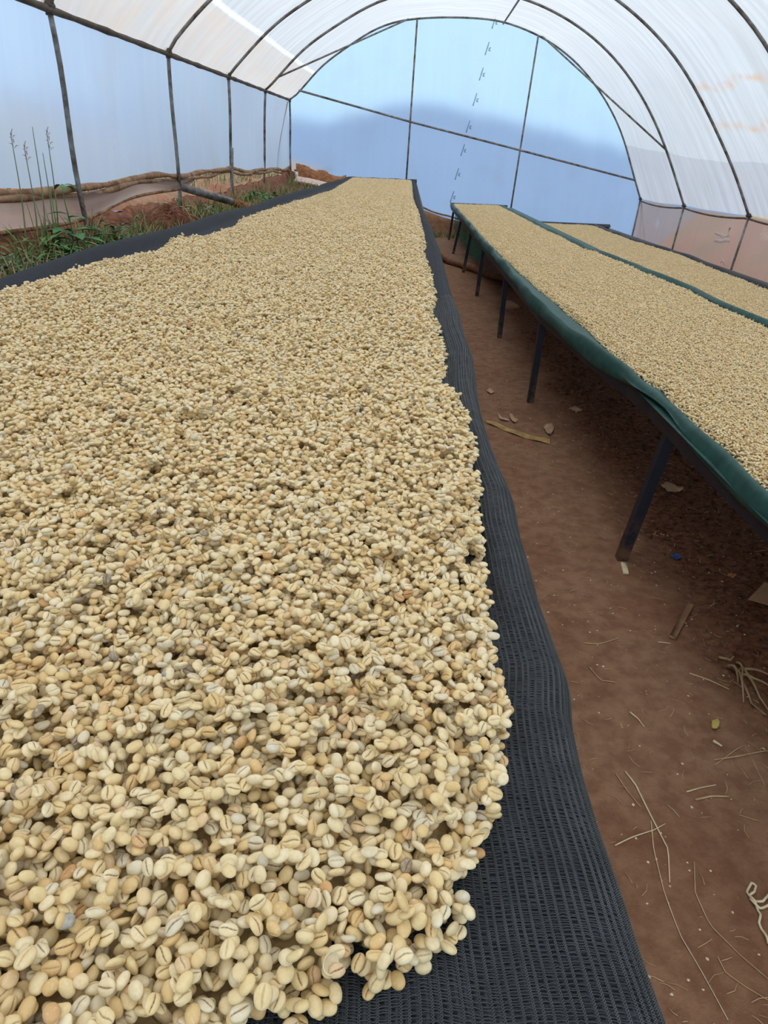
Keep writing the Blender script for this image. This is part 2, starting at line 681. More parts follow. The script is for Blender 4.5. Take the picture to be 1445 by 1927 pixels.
def ground_z(X, Y):
    z = np.interp(X, [-14, -7, -4.2, -3.2, -2.9, -2.75, -2.4, -1.9, -1.3, -0.6, 0.0, 0.3, 2.35, 2.95, 5.2, 5.45, 5.9, 7.4, 9.0, 14],
                  [3.2, 2.0, 1.34, 1.12, 1.02, 0.94, 0.88, 0.80, 0.5, 0.18, 0.02, 0.0, 0.0, -0.32, -0.42, -0.45, -0.2, 0.75, 0.85, 0.2])
    far = np.clip((Y - 12.0) / 6.0, 0, 1)
    z = z + np.where((X < -1.2) & (X > -3.0), 0.14 * far, 0)
    bank = np.clip((Y - 18.05) / 0.22, 0, 1)
    bank = bank * bank * (3 - 2 * bank)
    z = np.where((X > -2.9) & (X < 5.5), z * (1 - bank) + bank * np.maximum(z, end_base(X) - 0.03), z)
    z = np.where((Y > 18.3) & (X > 5.4), np.minimum(z, end_base(X) - 0.05 - (Y - 18.3) * 0.15), z)
    rough = np.where(X < -1.0, 0.035, np.where((X > 1.25) & (X < 2.9), 0.014, 0.006))
    return z + rough * fbm(X * 5, Y * 5, 1.3, 3) + 0.008 * fbm(X * 1.4, Y * 1.4, 2.1, 2)


def axis(*segs):
    out = []
    for a, b, st in segs:
        out.append(np.arange(a, b, st))
    return np.concatenate(out + [np.array([segs[-1][1]])])


gx = axis((-2.95, -1.2, 0.06), (-1.2, 0.2, 0.15), (0.2, 2.4, 0.04), (2.4, 5.5, 0.18))
gy = axis((-3.0, 0.6, 0.2), (0.6, 6.5, 0.04), (6.5, 12, 0.08), (12, 18.0, 0.15), (18.0, 18.45, 0.05))
GX, GY = np.meshgrid(gx, gy, indexing='ij')
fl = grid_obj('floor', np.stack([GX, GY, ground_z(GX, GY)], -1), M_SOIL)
tag(fl, 'trodden red soil floor of the drying tunnel', kind='structure')

# outside ground: left slope, right bank, land beyond the end wall
for nm, x0, x1, y0, y1, lab in (('hillside_left', -16, -2.93, -4, 30, 'red earth slope with weeds outside the left film wall'),
                                ('hillside_right', 5.47, 16, -4, 30, 'red earth bank outside the muddy lower film'),
                                ('hillside_back', -2.95, 5.49, 18.43, 30, 'sloping land beyond the end wall')):
    xs = np.linspace(x0, x1, 70)
    ys = np.linspace(y0, y1, 110)
    X, Y = np.meshgrid(xs, ys, indexing='ij')
    if nm == 'hillside_back':
        Z = end_base(X) - 0.04 - (Y - 18.43) * 0.10
    else:
        Z = ground_z(X, Y) + 0.05 * fbm(X * 2, Y * 2, 3.3, 2) * np.clip((np.abs(X - 1.27) - 4.3) * 2, 0, 1)
    tag(grid_obj(nm, np.stack([X, Y, Z], -1), M_HILLSIDE), lab, kind='structure')

# distant hills
hx = np.linspace(-260, 260, 120)
hy = np.linspace(0, 90, 12)
X, Y = np.meshgrid(hx, hy, indexing='ij')
ridge = np.interp(hx, [-260, -60, -22, -8, 4, 40, 80, 260], [14, 12, 9.5, 14.5, 15.5, 9.0, 4.0, 2.5])[:, None]
Zh = -12 + (ridge + 12) * np.sin(np.clip(Y / 90, 0, 1) * np.pi / 2) + 0.5 * fbm(X * 0.12, Y * 0.1, 4.4, 3)
tag(grid_obj('hills_back', np.stack([X, 120 + Y, Zh], -1), M_FARHILL), 'hazy blue hills beyond the end wall', kind='structure')
tag(mesh_obj('land_far', [(-300, 29, -6), (300, 29, -6), (300, 140, -12), (-300, 140, -12)], [(0, 1, 2, 3)], M_FARLAND),
    'low farmland between the tunnel and the hills', kind='structure')

# ------------------------------------------------------------------ greenhouse shell
END_PIX = [(545, 187), (565, 173), (584, 147), (606, 122), (635, 101), (667, 79), (696, 59), (732, 43), (768, 36), (810, 33), (850, 32),
           (900, 34), (941, 38), (979, 51), (1013, 66), (1028, 74), (1058, 94), (1092, 124), (1122, 162), (1138, 185), (1160, 226),
           (1175, 264), (1192, 330), (1205, 375)]
B_PIX_L = [(430, 143), (460, 105), (520, 40), (580, 0)]
B_PIX_R = [(1164, 0), (1198, 28), (1239, 68), (1277, 113), (1319, 185), (1356, 264), (1383, 324), (1409, 407)]
YB = 11.4 * SCL


def resample(P, n=61):
    P = np.asarray(P)
    d = np.r_[0, np.cumsum(np.linalg.norm(np.diff(P, axis=0), axis=1))]
    t = np.linspace(0, d[-1], n)
    return np.stack([np.interp(t, d, P[:, k]) for k in range(P.shape[1])], -1)


def smooth_line(P, it=3):
    P = P.copy()
    for _ in range(it):
        P[2:-2] = 0.25 * P[1:-3] + 0.5 * P[2:-2] + 0.25 * P[3:-1]
    return P


E_ARC = smooth_line(resample([at_y(x, y, END_Y)[[0, 2]] for x, y in END_PIX]), 4)
bl = [at_y(x, y, YB)[[0, 2]] for x, y in B_PIX_L]
br = [at_y(x, y, YB)[[0, 2]] for x, y in B_PIX_R]
top = [(-0.6, 4.09), (0.3, 4.24), (1.1, 4.27), (1.9, 4.13), (2.4, 3.94)]
B_ARC = smooth_line(resample([*bl, *[np.array(p) for p in top], *br]), 6)


def arch(Y, t=None, off=0.0):
    """profile at Y: (61, 3)"""
    kf = min((END_Y - Y) / (END_Y - YB), 2.3)
    P = E_ARC + (B_ARC - E_ARC) * kf
    if off:
        d = np.gradient(P, axis=0)
        d /= np.linalg.norm(d, axis=1)[:, None]
        P = P + np.stack([-d[:, 1], d[:, 0]], -1) * off
    return np.stack([P[:, 0], np.full(len(P), Y), P[:, 1]], -1)


BOW_Y = [END_Y, 14.2 * SCL, YB, 8.64 * SCL, 5.9 * SCL, 3.4, 0.4, -2.6]

frame = empty('greenhouse_frame', (1.2, 8.0, 0.0), 'weathered steel pipe frame of arched bows and posts under the film', 'frame')
for Y in BOW_Y:
    MB().tube(arch(Y), 0.021 if Y < END_Y else 0.02, 8).build('bow', M_PIPE, frame)

# posts of the left side, pixel-true feet
LPOST = [((545, 187), (547, 333), END_Y), ((497, 170), (497, 322), BOW_Y[1]), ((430, 143), (437, 372), BOW_Y[2]),
         ((321, 96), (341, 400), BOW_Y[3]), ((106, 14), (166, 444), BOW_Y[4])]
for (a, b, Y) in LPOST:
    p0, p1 = at_y(*a, Y), at_y(*b, Y)
    p0 = np.array([arch(Y)[0, 0], Y, arch(Y)[0, 2]])
    gz = float(ground_z(np.array(p1[0]), np.array(Y)))
    p1 = p0 + (p1 - p0) * ((p0[2] - gz + 0.05) / (p0[2] - p1[2]))
    q = [p0 + (p1 - p0) * t + np.array([0.012 * math.sin(t * 7 + Y), 0, 0]) * (1 if Y < 8 else 0.5) for t in np.linspace(0, 1, 10)]
    post = MB().tube(q, 0.022, 8).build('post', M_PIPE, frame)
    MB().tube([p0 + np.array([0, -0.05, 0.015]), p0 + np.array([0, 0.05, 0.015])], 0.034, 8).tube(
        [p0 + np.array([0, 0, -0.05]), p0 + np.array([0, 0, 0.03])], 0.03, 8).build('clamp', M_CLAMP, post)
for Y in BOW_Y[5:]:
    p0 = arch(Y)[0]
    MB().tube([p0, (p0[0] - 0.02, Y, 0.85)], 0.022, 8).build('post', M_PIPE, frame)
# posts of the right side lean out with the muddy film
for Y, foot in zip(BOW_Y, [(1190, 442), (1264, 472), (1378, 500), None, None, None, None, None]):
    p0 = arch(Y)[-1]
    if foot:
        f2 = at_y(*foot, Y)
        d = (f2 - p0) / (p0[2] - f2[2])
    p1 = p0 + d * (p0[2] + 0.47)
    p1[1] = Y
    post = MB().tube([p0, p1], 0.02, 8).build('post', M_PIPE, frame)
    MB().tube([p0 + np.array([0, -0.05, 0.01]), p0 + np.array([0, 0.05, 0.01])], 0.034, 8).build('clamp', M_CLAMP, post)
RIGHT_D = d.copy()

ys = np.linspace(BOW_Y[-1], END_Y, 90)
MB().tube([arch(y)[0] + np.array([0, 0, -0.012]) for y in ys], [0.026 + 0.006 * math.sin(y * 9) * math.sin(y * 3.1) for y in ys], 8).build('eave_pipe', M_PIPE_DIRTY, frame)
MB().tube([arch(y)[-1] + np.array([0, 0, -0.03 - 0.05 * abs(math.sin((y - END_Y) / 3.0 * math.pi)) ** 0.8]) for y in ys], 0.016, 8).build('eave_pipe', M_PIPE_DIRTY, frame)
rx = at_y(941, 38, END_Y)
ia = int(np.argmin(np.abs(E_ARC[:, 0] - rx[0])))
MB().tube([arch(y)[ia] + np.array([0, 0, -0.03]) for y in np.linspace(BOW_Y[-1], END_Y, 30)], 0.018, 8).build('ridge_pipe', M_PIPE, frame)
# end wall: two uprights and the slanting rail
for (a, b) in (((785, 36), (764, 345)), ((1013, 66), (960, 400))):
    p0, p1 = at_y(*a, END_Y - 0.03), at_y(*b, END_Y - 0.03)
    MB().tube([p0, p1 + (p1 - p0) * 0.25], 0.02, 8).build('end_post', M_PIPE, frame)
MB().tube([at_y(x, y, END_Y - 0.05) for x, y in ((562, 170), (775, 230), (980, 283), (1194, 339))], 0.022, 8).build('end_rail', M_PIPE, frame)
# slanting braces in the last bay
MB().tube([at_y(519, 147, BOW_Y[1]), at_y(768, 36, END_Y - 0.02)], 0.018, 8).build('brace', M_PIPE, frame)
MB().tube([at_y(1262, 290, BOW_Y[1]), at_y(1020, 68, END_Y - 0.02)], 0.018, 8).build('brace', M_PIPE, frame)
MB().tube([at_y(541, 192, END_Y - 0.05), at_y(512, 322, 15.5 * SCL)], 0.016, 8).build('brace', M_WOOD, frame)['label'] = 'brown diagonal brace'
MB().tube([at_y(1208, 380, END_Y - 0.05), at_y(1217, 452, 16.2 * SCL)], 0.018, 8).build('brace', M_PIPE, frame)

# roof film: lies on the bows, hangs a little between them
arcl = np.r_[0, np.cumsum(np.linalg.norm(np.diff(E_ARC, axis=0), axis=1))]
rows, uvs = [], []
ysr = []
for a, b in zip(BOW_Y[::-1][:-1], BOW_Y[::-1][1:]):
    ysr += [(a + (b - a) * t, t) for t in np.linspace(0, 1, 9)[:-1]]
ysr.append((END_Y, 0.0))
for y, t in ysr:
    sag = math.sin(t * math.pi)
    s_ = np.linspace(0, 1, 61)
    P = arch(y, off=0.024 - 0.035 * sag)
    wr = 0.012 * sag * np.sin(s_ * 90 + y * 2) * np.sin(s_ * 17 + y)
    P[:, 2] += wr
    P[0] = arch(y)[0] + np.array([-0.03, 0, -0.02])
    rows.append(P)
    uvs.append(np.stack([np.full(61, y), arcl], -1))
tag(grid_obj('ceiling', np.array(rows), M_ROOF, uv=np.array(uvs)), 'white translucent polythene roof stretched over the bows', kind='structure')

# left wall film
ysl = np.linspace(-2.6, END_Y + 0.03, 150)
rows, uvs = [], []
LBOT = lambda y: 1.33 + 0.02 * math.sin(y * 1.7) + 0.03 * math.sin(y * 0.6 + 1) + 0.02 * max(0, (y - 12) / 6)
for y in ysl:
    p0 = arch(y)[0] + np.array([-0.035, 0, -0.02])
    z1 = LBOT(y)
    x1 = p0[0] - 0.02
    rr, uu = [], []
    for t in np.linspace(0, 1, 14):
        bul = 0.03 * math.sin(t * math.pi) * math.sin(y * 1.05) + 0.008 * math.sin(y * 6 + t * 3) * t
        rr.append((p0[0] + (x1 - p0[0]) * t - 0.01 + bul * 0.7 - 0.02 * math.sin(t * math.pi), y, p0[2] + (z1 - p0[2]) * t))
        uu.append((y, t * 1.25))
    rows.append(rr)
    uvs.append(uu)
wl = tag(grid_obj('wall_left', np.array(rows), M_WALLFILM, uv=np.array(uvs)), 'pale blue translucent film of the left wall', kind='structure')
mb = MB()
for q, (dz, rad, ph) in enumerate(((0.0, 0.030, 0.0), (-0.045, 0.024, 2.0))):
    mb.tube([(arch(y)[0, 0] - 0.04 + 0.015 * math.sin(y * 2.3 + ph), y, LBOT(y) - 0.02 + dz + 0.012 * math.sin(y * 3.1 + ph)) for y in ysl],
            [rad * (1 + 0.35 * math.sin(y * 5 + ph) * math.sin(y * 1.9)) for y in ysl], 8)
tag(mb.build('rolled_hem', M_ROLL, wl), 'muddy brown hem rolled up at the foot of the film')
# loose dirty flap that hangs under the hem at the near end
rows, uvs = [], []
for y in np.linspace(3.0, 10.3, 60):
    drop = np.interp(y, [3.0, 5.0, 6.4, 8.0, 9.2, 10.3], [0.24, 0.25, 0.20, 0.15, 0.12, 0.03])
    rr, uu = [], []
    for t in np.linspace(0, 1, 8):
        rr.append((arch(y)[0, 0] - 0.05 + 0.05 * t * math.sin(y * 2.2) + 0.04 * math.sin(t * 3.1), y, LBOT(y) - 0.05 - drop * t + 0.01 * math.sin(y * 4) * t))
        uu.append((y, t * 0.3))
    rows.append(rr)
    uvs.append(uu)
tag(grid_obj('loose_flap', np.array(rows), M_MUDFILM, wl, np.array(uvs)), 'muddy loose flap of film under the rolled hem')
MB().tube([(arch(y)[0, 0] - 0.045 + 0.05 * math.sin(y * 2.2), y, LBOT(y) - 0.05 - np.interp(y, [3.0, 5.0, 6.4, 8.0, 9.2, 10.3], [0.24, 0.25, 0.20, 0.15, 0.12, 0.03]))
           for y in np.linspace(3.0, 10.3, 60)], 0.017, 6).build('flap_hem', M_ROLL, wl)

# end wall film
rows, uvs = [], []
ss = np.linspace(0, 1, 61)
Pend = arch(END_Y)
base = []
for i in range(61):
    x = Pend[i, 0]
    base.append((x, END_Y + 0.02, float(end_base(np.array(x)))))
base[-1] = (Pend[-1, 0] + RIGHT_D[0] * 1.3, END_Y + 0.02, -0.44)
rr_ = []
for i in range(61):
    a, b = Pend[i] + np.array([0, 0.03, 0]), np.array(base[i])
    if i == 0:
        a[0] -= 0.08
        b[0] -= 0.08
    rr_.append([a + (b - a) * t + np.array([0, 0.03 * math.sin(t * math.pi) * math.sin(i * 0.7), 0]) for t in np.linspace(0, 1, 16)])
    uvs.append([(a[0], (a + (b - a) * t)[2]) for t in np.linspace(0, 1, 16)])
wb = tag(grid_obj('wall_back', np.array(rr_), M_ENDFILM, uv=np.array(uvs)), 'blue translucent film of the arched end wall', kind='structure')
MB().tube([(x, END_Y - 0.01, float(end_base(np.array(x))) + 0.01 + 0.012 * math.sin(x * 8)) for x in np.linspace(-2.7, 5.3, 60)], 0.02, 6).build('wall_hem', M_ROLL, wb)
# column of small grey printed marks on the end film: a slash and a small letter
for (mx, my) in ((930, 42), (917, 92), (906, 140), (894, 188), (881, 239), (871, 283), (860, 328), (851, 371)):
    c = at_y(mx, my, END_Y - 0.012)
    u = 17.4 / F
    st = MB()
    pt = lambda dx, dy: (c[0] + dx * u, c[1], c[2] - dy * u)
    st.strip([pt(2, -10), pt(0, -2), pt(-1.5, 3), pt(-3, 9)], [1.6 * u, 2.2 * u, 1.8 * u, 2.4 * u], (1, 0, 0), 0.001)
    st.strip([pt(6, -2), pt(3.4, -1), pt(3, 2), pt(5.6, 3)], [1.5 * u, 2.6 * u, 2.8 * u, 1.2 * u], (0, 0, 1), 0.001)
    st.build('printed_mark', M_MARK, wb)

# right wall: muddy lower film below the eave
rows, uvs = [], []
for y in np.linspace(-2.6, END_Y, 110):
    p0 = arch(y)[-1] + np.array([0.02, 0, -0.02])
    p1 = p0 + RIGHT_D * (p0[2] + 0.46)
    p1[1] = y
    tt = np.linspace(0, 1, 14)
    rows.append([p0 + (p1 - p0) * t + np.array([0.03 * math.sin(t * math.pi) * math.sin(y * 2.1), 0, 0]) for t in tt])
    uvs.append([(y, t * 1.5) for t in tt])
wr_ = tag(grid_obj('wall_right', np.array(rows), M_MUDFILM, uv=np.array(uvs)), 'mud-stained lower film of the right wall', kind='structure')
# pale smeared marks on the right film in the bay by the third post
st = MB()
yy = 12.95


def onright(px, py):
    # intersect the pixel with the film plane
    r = ray(px, py)
    p0 = arch(yy)[-1] + np.array([-0.03, 0, 0])
    nrm = np.cross(RIGHT_D, arch(14.0)[-1] - arch(12.0)[-1])
    return CAM + r * (np.dot(nrm, p0 - CAM) / np.dot(nrm, r))


for path, w in ((((1345, 438), (1354, 441), (1363, 444), (1372, 443)), 5), (((1344, 452), (1356, 454), (1366, 452), (1373, 453)), 6),
                (((1374, 428), (1371, 436), (1369, 445)), 4), (((1356, 444), (1362, 448), (1368, 450)), 3), (((1355, 494), (1360, 490), (1363, 498)), 4)):
    st.strip([onright(*p) for p in path], w * 13.5 / F, (0, 0, 1), 0.002)
tag(st.build('chalk_smear', M_SMEAR, wr_), 'pale smeared strokes on the muddy film')

# ------------------------------------------------------------------ coffee bean meshes


def bean_mesh(name, a=5.6, b=4.2, ct=2.9, cb=1.7, rings=13, wob=0.0, bend=0.0, groove=0.75, gw=1.0, dark=1.0, seed=0, nphi=None, chip=False, mat=None):
    """parchment bean, long axis x, dome up (+z), flat creased face down (-z); millimetres -> metres"""
    r = np.random.default_rng(seed)
    if nphi == 'low':
        ph = [-150, -110, -92, -88, -70, -30, 15, 60, 120, 165]
    else:
        ph = [-175, -150, -128, -112, -102, -95.5, -91.2, -88.8, -84.5, -78, -68, -52, -30, -8, 18, 45, 72, 100, 128, 158]
    ph = np.radians(ph)
    vs, cr = [], []
    th = np.linspace(0, math.pi, rings + 2)[1:-1]
    lump = r.uniform(-0.05, 0.05, 8)
    for t in th:
        x = math.cos(t)
        rad = math.sin(t) ** 0.86
        sh = wob * math.sin(x * 3.0 + seed)
        fade = max(0.0, 1 - abs(x) ** 4 * 1.05)
        for p in ph:
            d = (math.degrees(p) + 90)
            d = (d + 180) % 360 - 180
            y = rad * math.cos(p)
            z = rad * math.sin(p)
            zz = z * (ct if z > 0 else cb)
            yy_ = y * b
            # flatten the lower face so that it meets the rim roundly
            g = math.exp(-(d / (7.0 * gw)) ** 2) * fade
            if z < 0:
                zz += groove * g
                yy_ += sh * fade * math.exp(-(d / 30.0) ** 2)
            s = 1 + lump[0] * math.sin(3 * p + lump[1] * 60) + lump[2] * math.sin(2 * t + 1) + 0.03 * math.sin(5 * p + 4 * t + seed)
            xx = x * a
            zz = zz * s + bend * (x * x - 0.3) * 1.0
            vs.append((xx * BS * 1e-3, yy_ * s * BS * 1e-3, zz * BS * 1e-3))
            c = 1.0 if abs(d) < 1.6 * gw + 0.3 else (0.35 if abs(d) < 6.0 else 0.0)
            cr.append(dark * c * min(1, fade * 1.5) * (0.6 + 0.4 * math.sin(x * 7 + seed) ** 2))
    n = len(ph)
    fs = []
    for i in range(len(th) - 1):
        for k in range(n):
            k2 = (k + 1) % n
            fs.append((i * n + k, (i + 1) * n + k, (i + 1) * n + k2, i * n + k2))
    vs.append((a * BS * 1.0e-3, 0, bend * BS * 0.7e-3))
    cr.append(0)
    vs.append((-a * BS * 1.0e-3, 0, bend * BS * 0.7e-3))
    cr.append(0)
    e0, e1 = len(vs) - 2, len(vs) - 1
    for k in range(n):
        k2 = (k + 1) % n
        fs.append((e0, k, k2))
        fs.append((e1, (len(th) - 1) * n + k2, (len(th) - 1) * n + k))
    return vs, fs, cr


def make_bean(name, mat, **kw):
    vs, fs, cr = bean_mesh(name, **kw)
    me = bpy.data.meshes.new(name)
    me.from_pydata(vs, [], fs)
    me.materials.append(mat)
    me.polygons.foreach_set('use_smooth', [True] * len(me.polygons))
    at = me.attributes.new('crease', 'FLOAT', 'POINT')
    at.data.foreach_set('value', cr)
    me.update()
    return me


def shell_mesh(name, mat, a=5.6, b=4.2, c=3.4, seed=3):
    """empty half husk, open side up"""
    r = np.random.default_rng(seed)
    vs, fs, cr = [], [], []
    n, m_ = 20, 7
    for lay, k in ((0, 1.0), (1, 0.91)):
        for i in range(m_):
            el = -math.pi / 2 + (math.pi / 2) * (i + 0.15) / (m_ - 0.85)
            for j in range(n):
                az = 2 * math.pi * j / n
                rim = 1 + (0.10 * math.sin(az * 2 + 1) + 0.06 * math.sin(az * 5)) * (i / m_) ** 3
                vs.append((a * k * BS * math.cos(el) * math.cos(az) * 1e-3, b * k * BS * math.cos(el) * math.sin(az) * 1e-3,
                           (c * k * math.sin(el) * rim + (0.6 * math.sin(az * 2) * (i / m_) ** 3) + 1.4) * BS * 1e-3))
                cr.append(0.12 * lay)
    for lay in (0, 1):
        o = lay * n * m_
        for i in range(m_ - 1):
            for j in range(n):
                j2 = (j + 1) % n
                q = (o + i * n + j, o + i * n + j2, o + (i + 1) * n + j2, o + (i + 1) * n + j)
                fs.append(q if lay == 0 else q[::-1])
        fs.append(tuple(o + j for j in (range(n - 1, -1, -1) if lay == 0 else range(n))))
    for j in range(n):
        j2 = (j + 1) % n
        a0, b0 = (m_ - 1) * n, n * m_ + (m_ - 1) * n
        fs.append((a0 + j, a0 + j2, b0 + j2, b0 + j))
    me = bpy.data.meshes.new(name)
    me.from_pydata(vs, [], fs)
    me.materials.append(mat)
    me.polygons.foreach_set('use_smooth', [True] * len(me.polygons))
    at = me.attributes.new('crease', 'FLOAT', 'POINT')
    at.data.foreach_set('value', cr)
    me.update()
    return me


BS = 1.06     # bean scale
VAR = [dict(a=5.5, b=4.4, ct=3.2, cb=2.1, wob=0.25, seed=1), dict(a=5.3, b=4.4, ct=3.3, cb=2.2, wob=0.6, seed=2, dark=0.8),
       dict(a=5.8, b=4.2, ct=3.0, cb=2.0, wob=-0.4, seed=3, bend=0.5), dict(a=5.0, b=4.4, ct=3.6, cb=2.9, wob=0.5, seed=4, groove=0.5, dark=0.7),
       dict(a=5.7, b=4.1, ct=2.8, cb=1.9, wob=0.3, seed=5, bend=1.0, groove=0.9), dict(a=5.1, b=4.2, ct=3.7, cb=3.2, wob=0.3, seed=6, groove=0.4, gw=0.8, dark=0.6),
       dict(a=5.6, b=4.5, ct=3.1, cb=2.0, wob=-0.6, seed=7, gw=1.7, groove=1.1), dict(a=5.8, b=4.5, ct=3.0, cb=2.0, wob=0.2, seed=8, dark=0.4)]
VARW = np.array([0.2, 0.17, 0.14, 0.1, 0.13, 0.07, 0.07, 0.12])
BEAN_ME = [make_bean('coffee_bean', M_BEAN, **v) for v in VAR]
OWN_ME = [make_bean('coffee_bean', M_BEAN_OWN, **v) for v in VAR]
BEAN_LOW = [bean_mesh('low', rings=6, nphi='low', **v) for v in VAR]

# ------------------------------------------------------------------ settling beans into a heap


def rand_pose(n, r):
    kind = r.random(n)
    roll = np.where(kind < 0.40, r.normal(0, 0.42, n), np.where(kind < 0.74, np.pi + r.normal(0, 0.42, n), r.uniform(0, 2 * np.pi, n)))
    tilt = r.normal(0, 0.30, n)
    yaw = r.uniform(0, 2 * np.pi, n)
    return np.stack([roll, tilt, yaw], -1)


def rot_mats(e):
    cx, sx, cy, sy, cz, sz = np.cos(e[:, 0]), np.sin(e[:, 0]), np.cos(e[:, 1]), np.sin(e[:, 1]), np.cos(e[:, 2]), np.sin(e[:, 2])
    R = np.empty((len(e), 3, 3))
    R[:, 0, 0], R[:, 0, 1], R[:, 0, 2] = cz * cy, cz * sy * sx - sz * cx, cz * sy * cx + sz * sx
    R[:, 1, 0], R[:, 1, 1], R[:, 1, 2] = sz * cy, sz * sy * sx + cz * cx, sz * sy * cx - cz * sx
    R[:, 2, 0], R[:, 2, 1], R[:, 2, 2] = -sy, cy * sx, cy * cx
    return R


NOROLL = [-1.0]     # ground lower than this is off the heap


def settle(hm, x0, y0, cell, xy, eul, scl, ax, wrap=False):
    """drop ellipsoids one by one onto height map hm (modified); returns z of centres"""
    R = rot_mats(eul)
    inv = 1.0 / (ax * scl[:, None]) ** 2
    Q = np.einsum('nij,nj,nkj->nik', R, inv, R)
    hw = int(math.ceil(0.0066 * BS / cell))
    off = np.arange(-hw, hw + 1)
    OX, OY = np.meshgrid(off, off, indexing='ij')
    nx, ny = hm.shape
    zs = np.zeros(len(xy))
    ci = np.floor((xy[:, 0] - x0) / cell).astype(int)
    cj = np.floor((xy[:, 1] - y0) / cell).astype(int)
    rj = np.random.default_rng(len(xy))
    step = max(1, int(0.0045 / cell))
    JIT = rj.integers(-step, step + 1, (len(xy), 5, 2))
    JIT[:, 0] = 0
    for k in range(len(xy)):
        i, j = ci[k], cj[k]
        best, bi = 1e9, 0
        for q_ in range(5):
            a_, b_ = i + JIT[k, q_, 0], j + JIT[k, q_, 1]
            hv = hm[a_ % nx, b_ % ny] if wrap else hm[min(max(a_, 0), nx - 1), min(max(b_, 0), ny - 1)]
            if hv > NOROLL[0] and hv < best - 0.0004:
                best, bi = hv, q_
        i, j = i + JIT[k, bi, 0], j + JIT[k, bi, 1]
        xy[k] += JIT[k, bi] * cell
        dx = x0 + (i + OX + 0.5) * cell - xy[k, 0]
        dy = y0 + (j + OY + 0.5) * cell - xy[k, 1]
        q = Q[k]
        b = q[0, 2] * dx + q[1, 2] * dy
        c = q[0, 0] * dx * dx + 2 * q[0, 1] * dx * dy + q[1, 1] * dy * dy - 1
        dsc = b * b - q[2, 2] * c
        ok = dsc > 0
        s = np.sqrt(np.where(ok, dsc, 0))
        lo = (-b - s) / q[2, 2]
        hi = (-b + s) / q[2, 2]
        if wrap:
            ii, jj = (i + OX) % nx, (j + OY) % ny
        else:
            ii, jj = np.clip(i + OX, 0, nx - 1), np.clip(j + OY, 0, ny - 1)
        h = hm[ii, jj]
        gap = np.where(ok, h - lo, -1e9)
        fl_ = gap[ok]
        z = np.partition(fl_, -9)[-9] if len(fl_) > 20 else fl_.max()
        zs[k] = z - 0.0002
        hm[ii, jj] = np.where(ok, np.maximum(h, zs[k] + hi), h)
    return zs


AXES = np.array([(v['a'], v['b'], 0.5 * (v['ct'] + v['cb'])) for v in VAR]) * 1e-3 * BS


def quasi(n, r, w, h):
    """well spread random points"""
    g1, g2 = 0.7548776662466927, 0.5698402909980532
    i = np.arange(n) + r.integers(0, 5000)
    p = np.stack([(i * g1) % 1 * w, (i * g2) % 1 * h], -1) + r.normal(0, 0.0012, (n, 2))
    return p


# periodic patches for the far beds
PATCH = 0.15


def make_patch(seed):
    r = np.random.default_rng(seed)
    n = 680
    hm = np.zeros((150, 150))
    xy = quasi(n, r, PATCH, PATCH)
    r.shuffle(xy)
    xy = np.clip(xy, 0, PATCH - 1e-6)
    eul = rand_pose(n, r)
    pk = r.choice(len(VAR), n, p=VARW)
    sc = r.normal(0.95, 0.05, n)
    z = settle(hm, 0, 0, PATCH / 150, xy, eul, sc, AXES[pk], True)
    m = float(np.median(hm))
    return xy, z - m, eul, pk, sc


PATCHES = [make_patch(100 + i) for i in range(5)]


def patch_source(i):
    xy, z, eul, pk, sc = PATCHES[i]
    R = rot_mats(eul)
    V, Fc, CR, TN = [], [], [], []
    nb = 0
    r = np.random.default_rng(i)
    for k in range(len(xy)):
        if z[k] < -0.0125:
            continue
        vs, fs, cr = BEAN_LOW[pk[k]]
        v = (np.array(vs) * sc[k]) @ R[k].T + np.array([xy[k, 0] - PATCH / 2, xy[k, 1] - PATCH / 2, z[k]])
        V.append(v)
        Fc += [tuple(a + nb for a in f) for f in fs]
        CR += cr
        TN += [r.random()] * len(vs)
        nb += len(vs)
    me = bpy.data.meshes.new('bean_patch')
    me.from_pydata(np.concatenate(V).tolist(), [], Fc)
    me.materials.append(M_BEAN_PATCH)
    me.polygons.foreach_set('use_smooth', [True] * len(me.polygons))
    me.attributes.new('crease', 'FLOAT', 'POINT').data.foreach_set('value', CR)
    me.attributes.new('tone', 'FLOAT', 'POINT').data.foreach_set('value', TN)
    me.update()
    o = bpy.data.objects.new('bean_patch', me)
    return o


SRC_BEAN = [bpy.data.objects.new('coffee_beans', m) for m in BEAN_ME]
SRC_PATCH = [patch_source(i) for i in range(5)]
for s in SRC_BEAN + SRC_PATCH:
    s['kind'] = 'stuff'


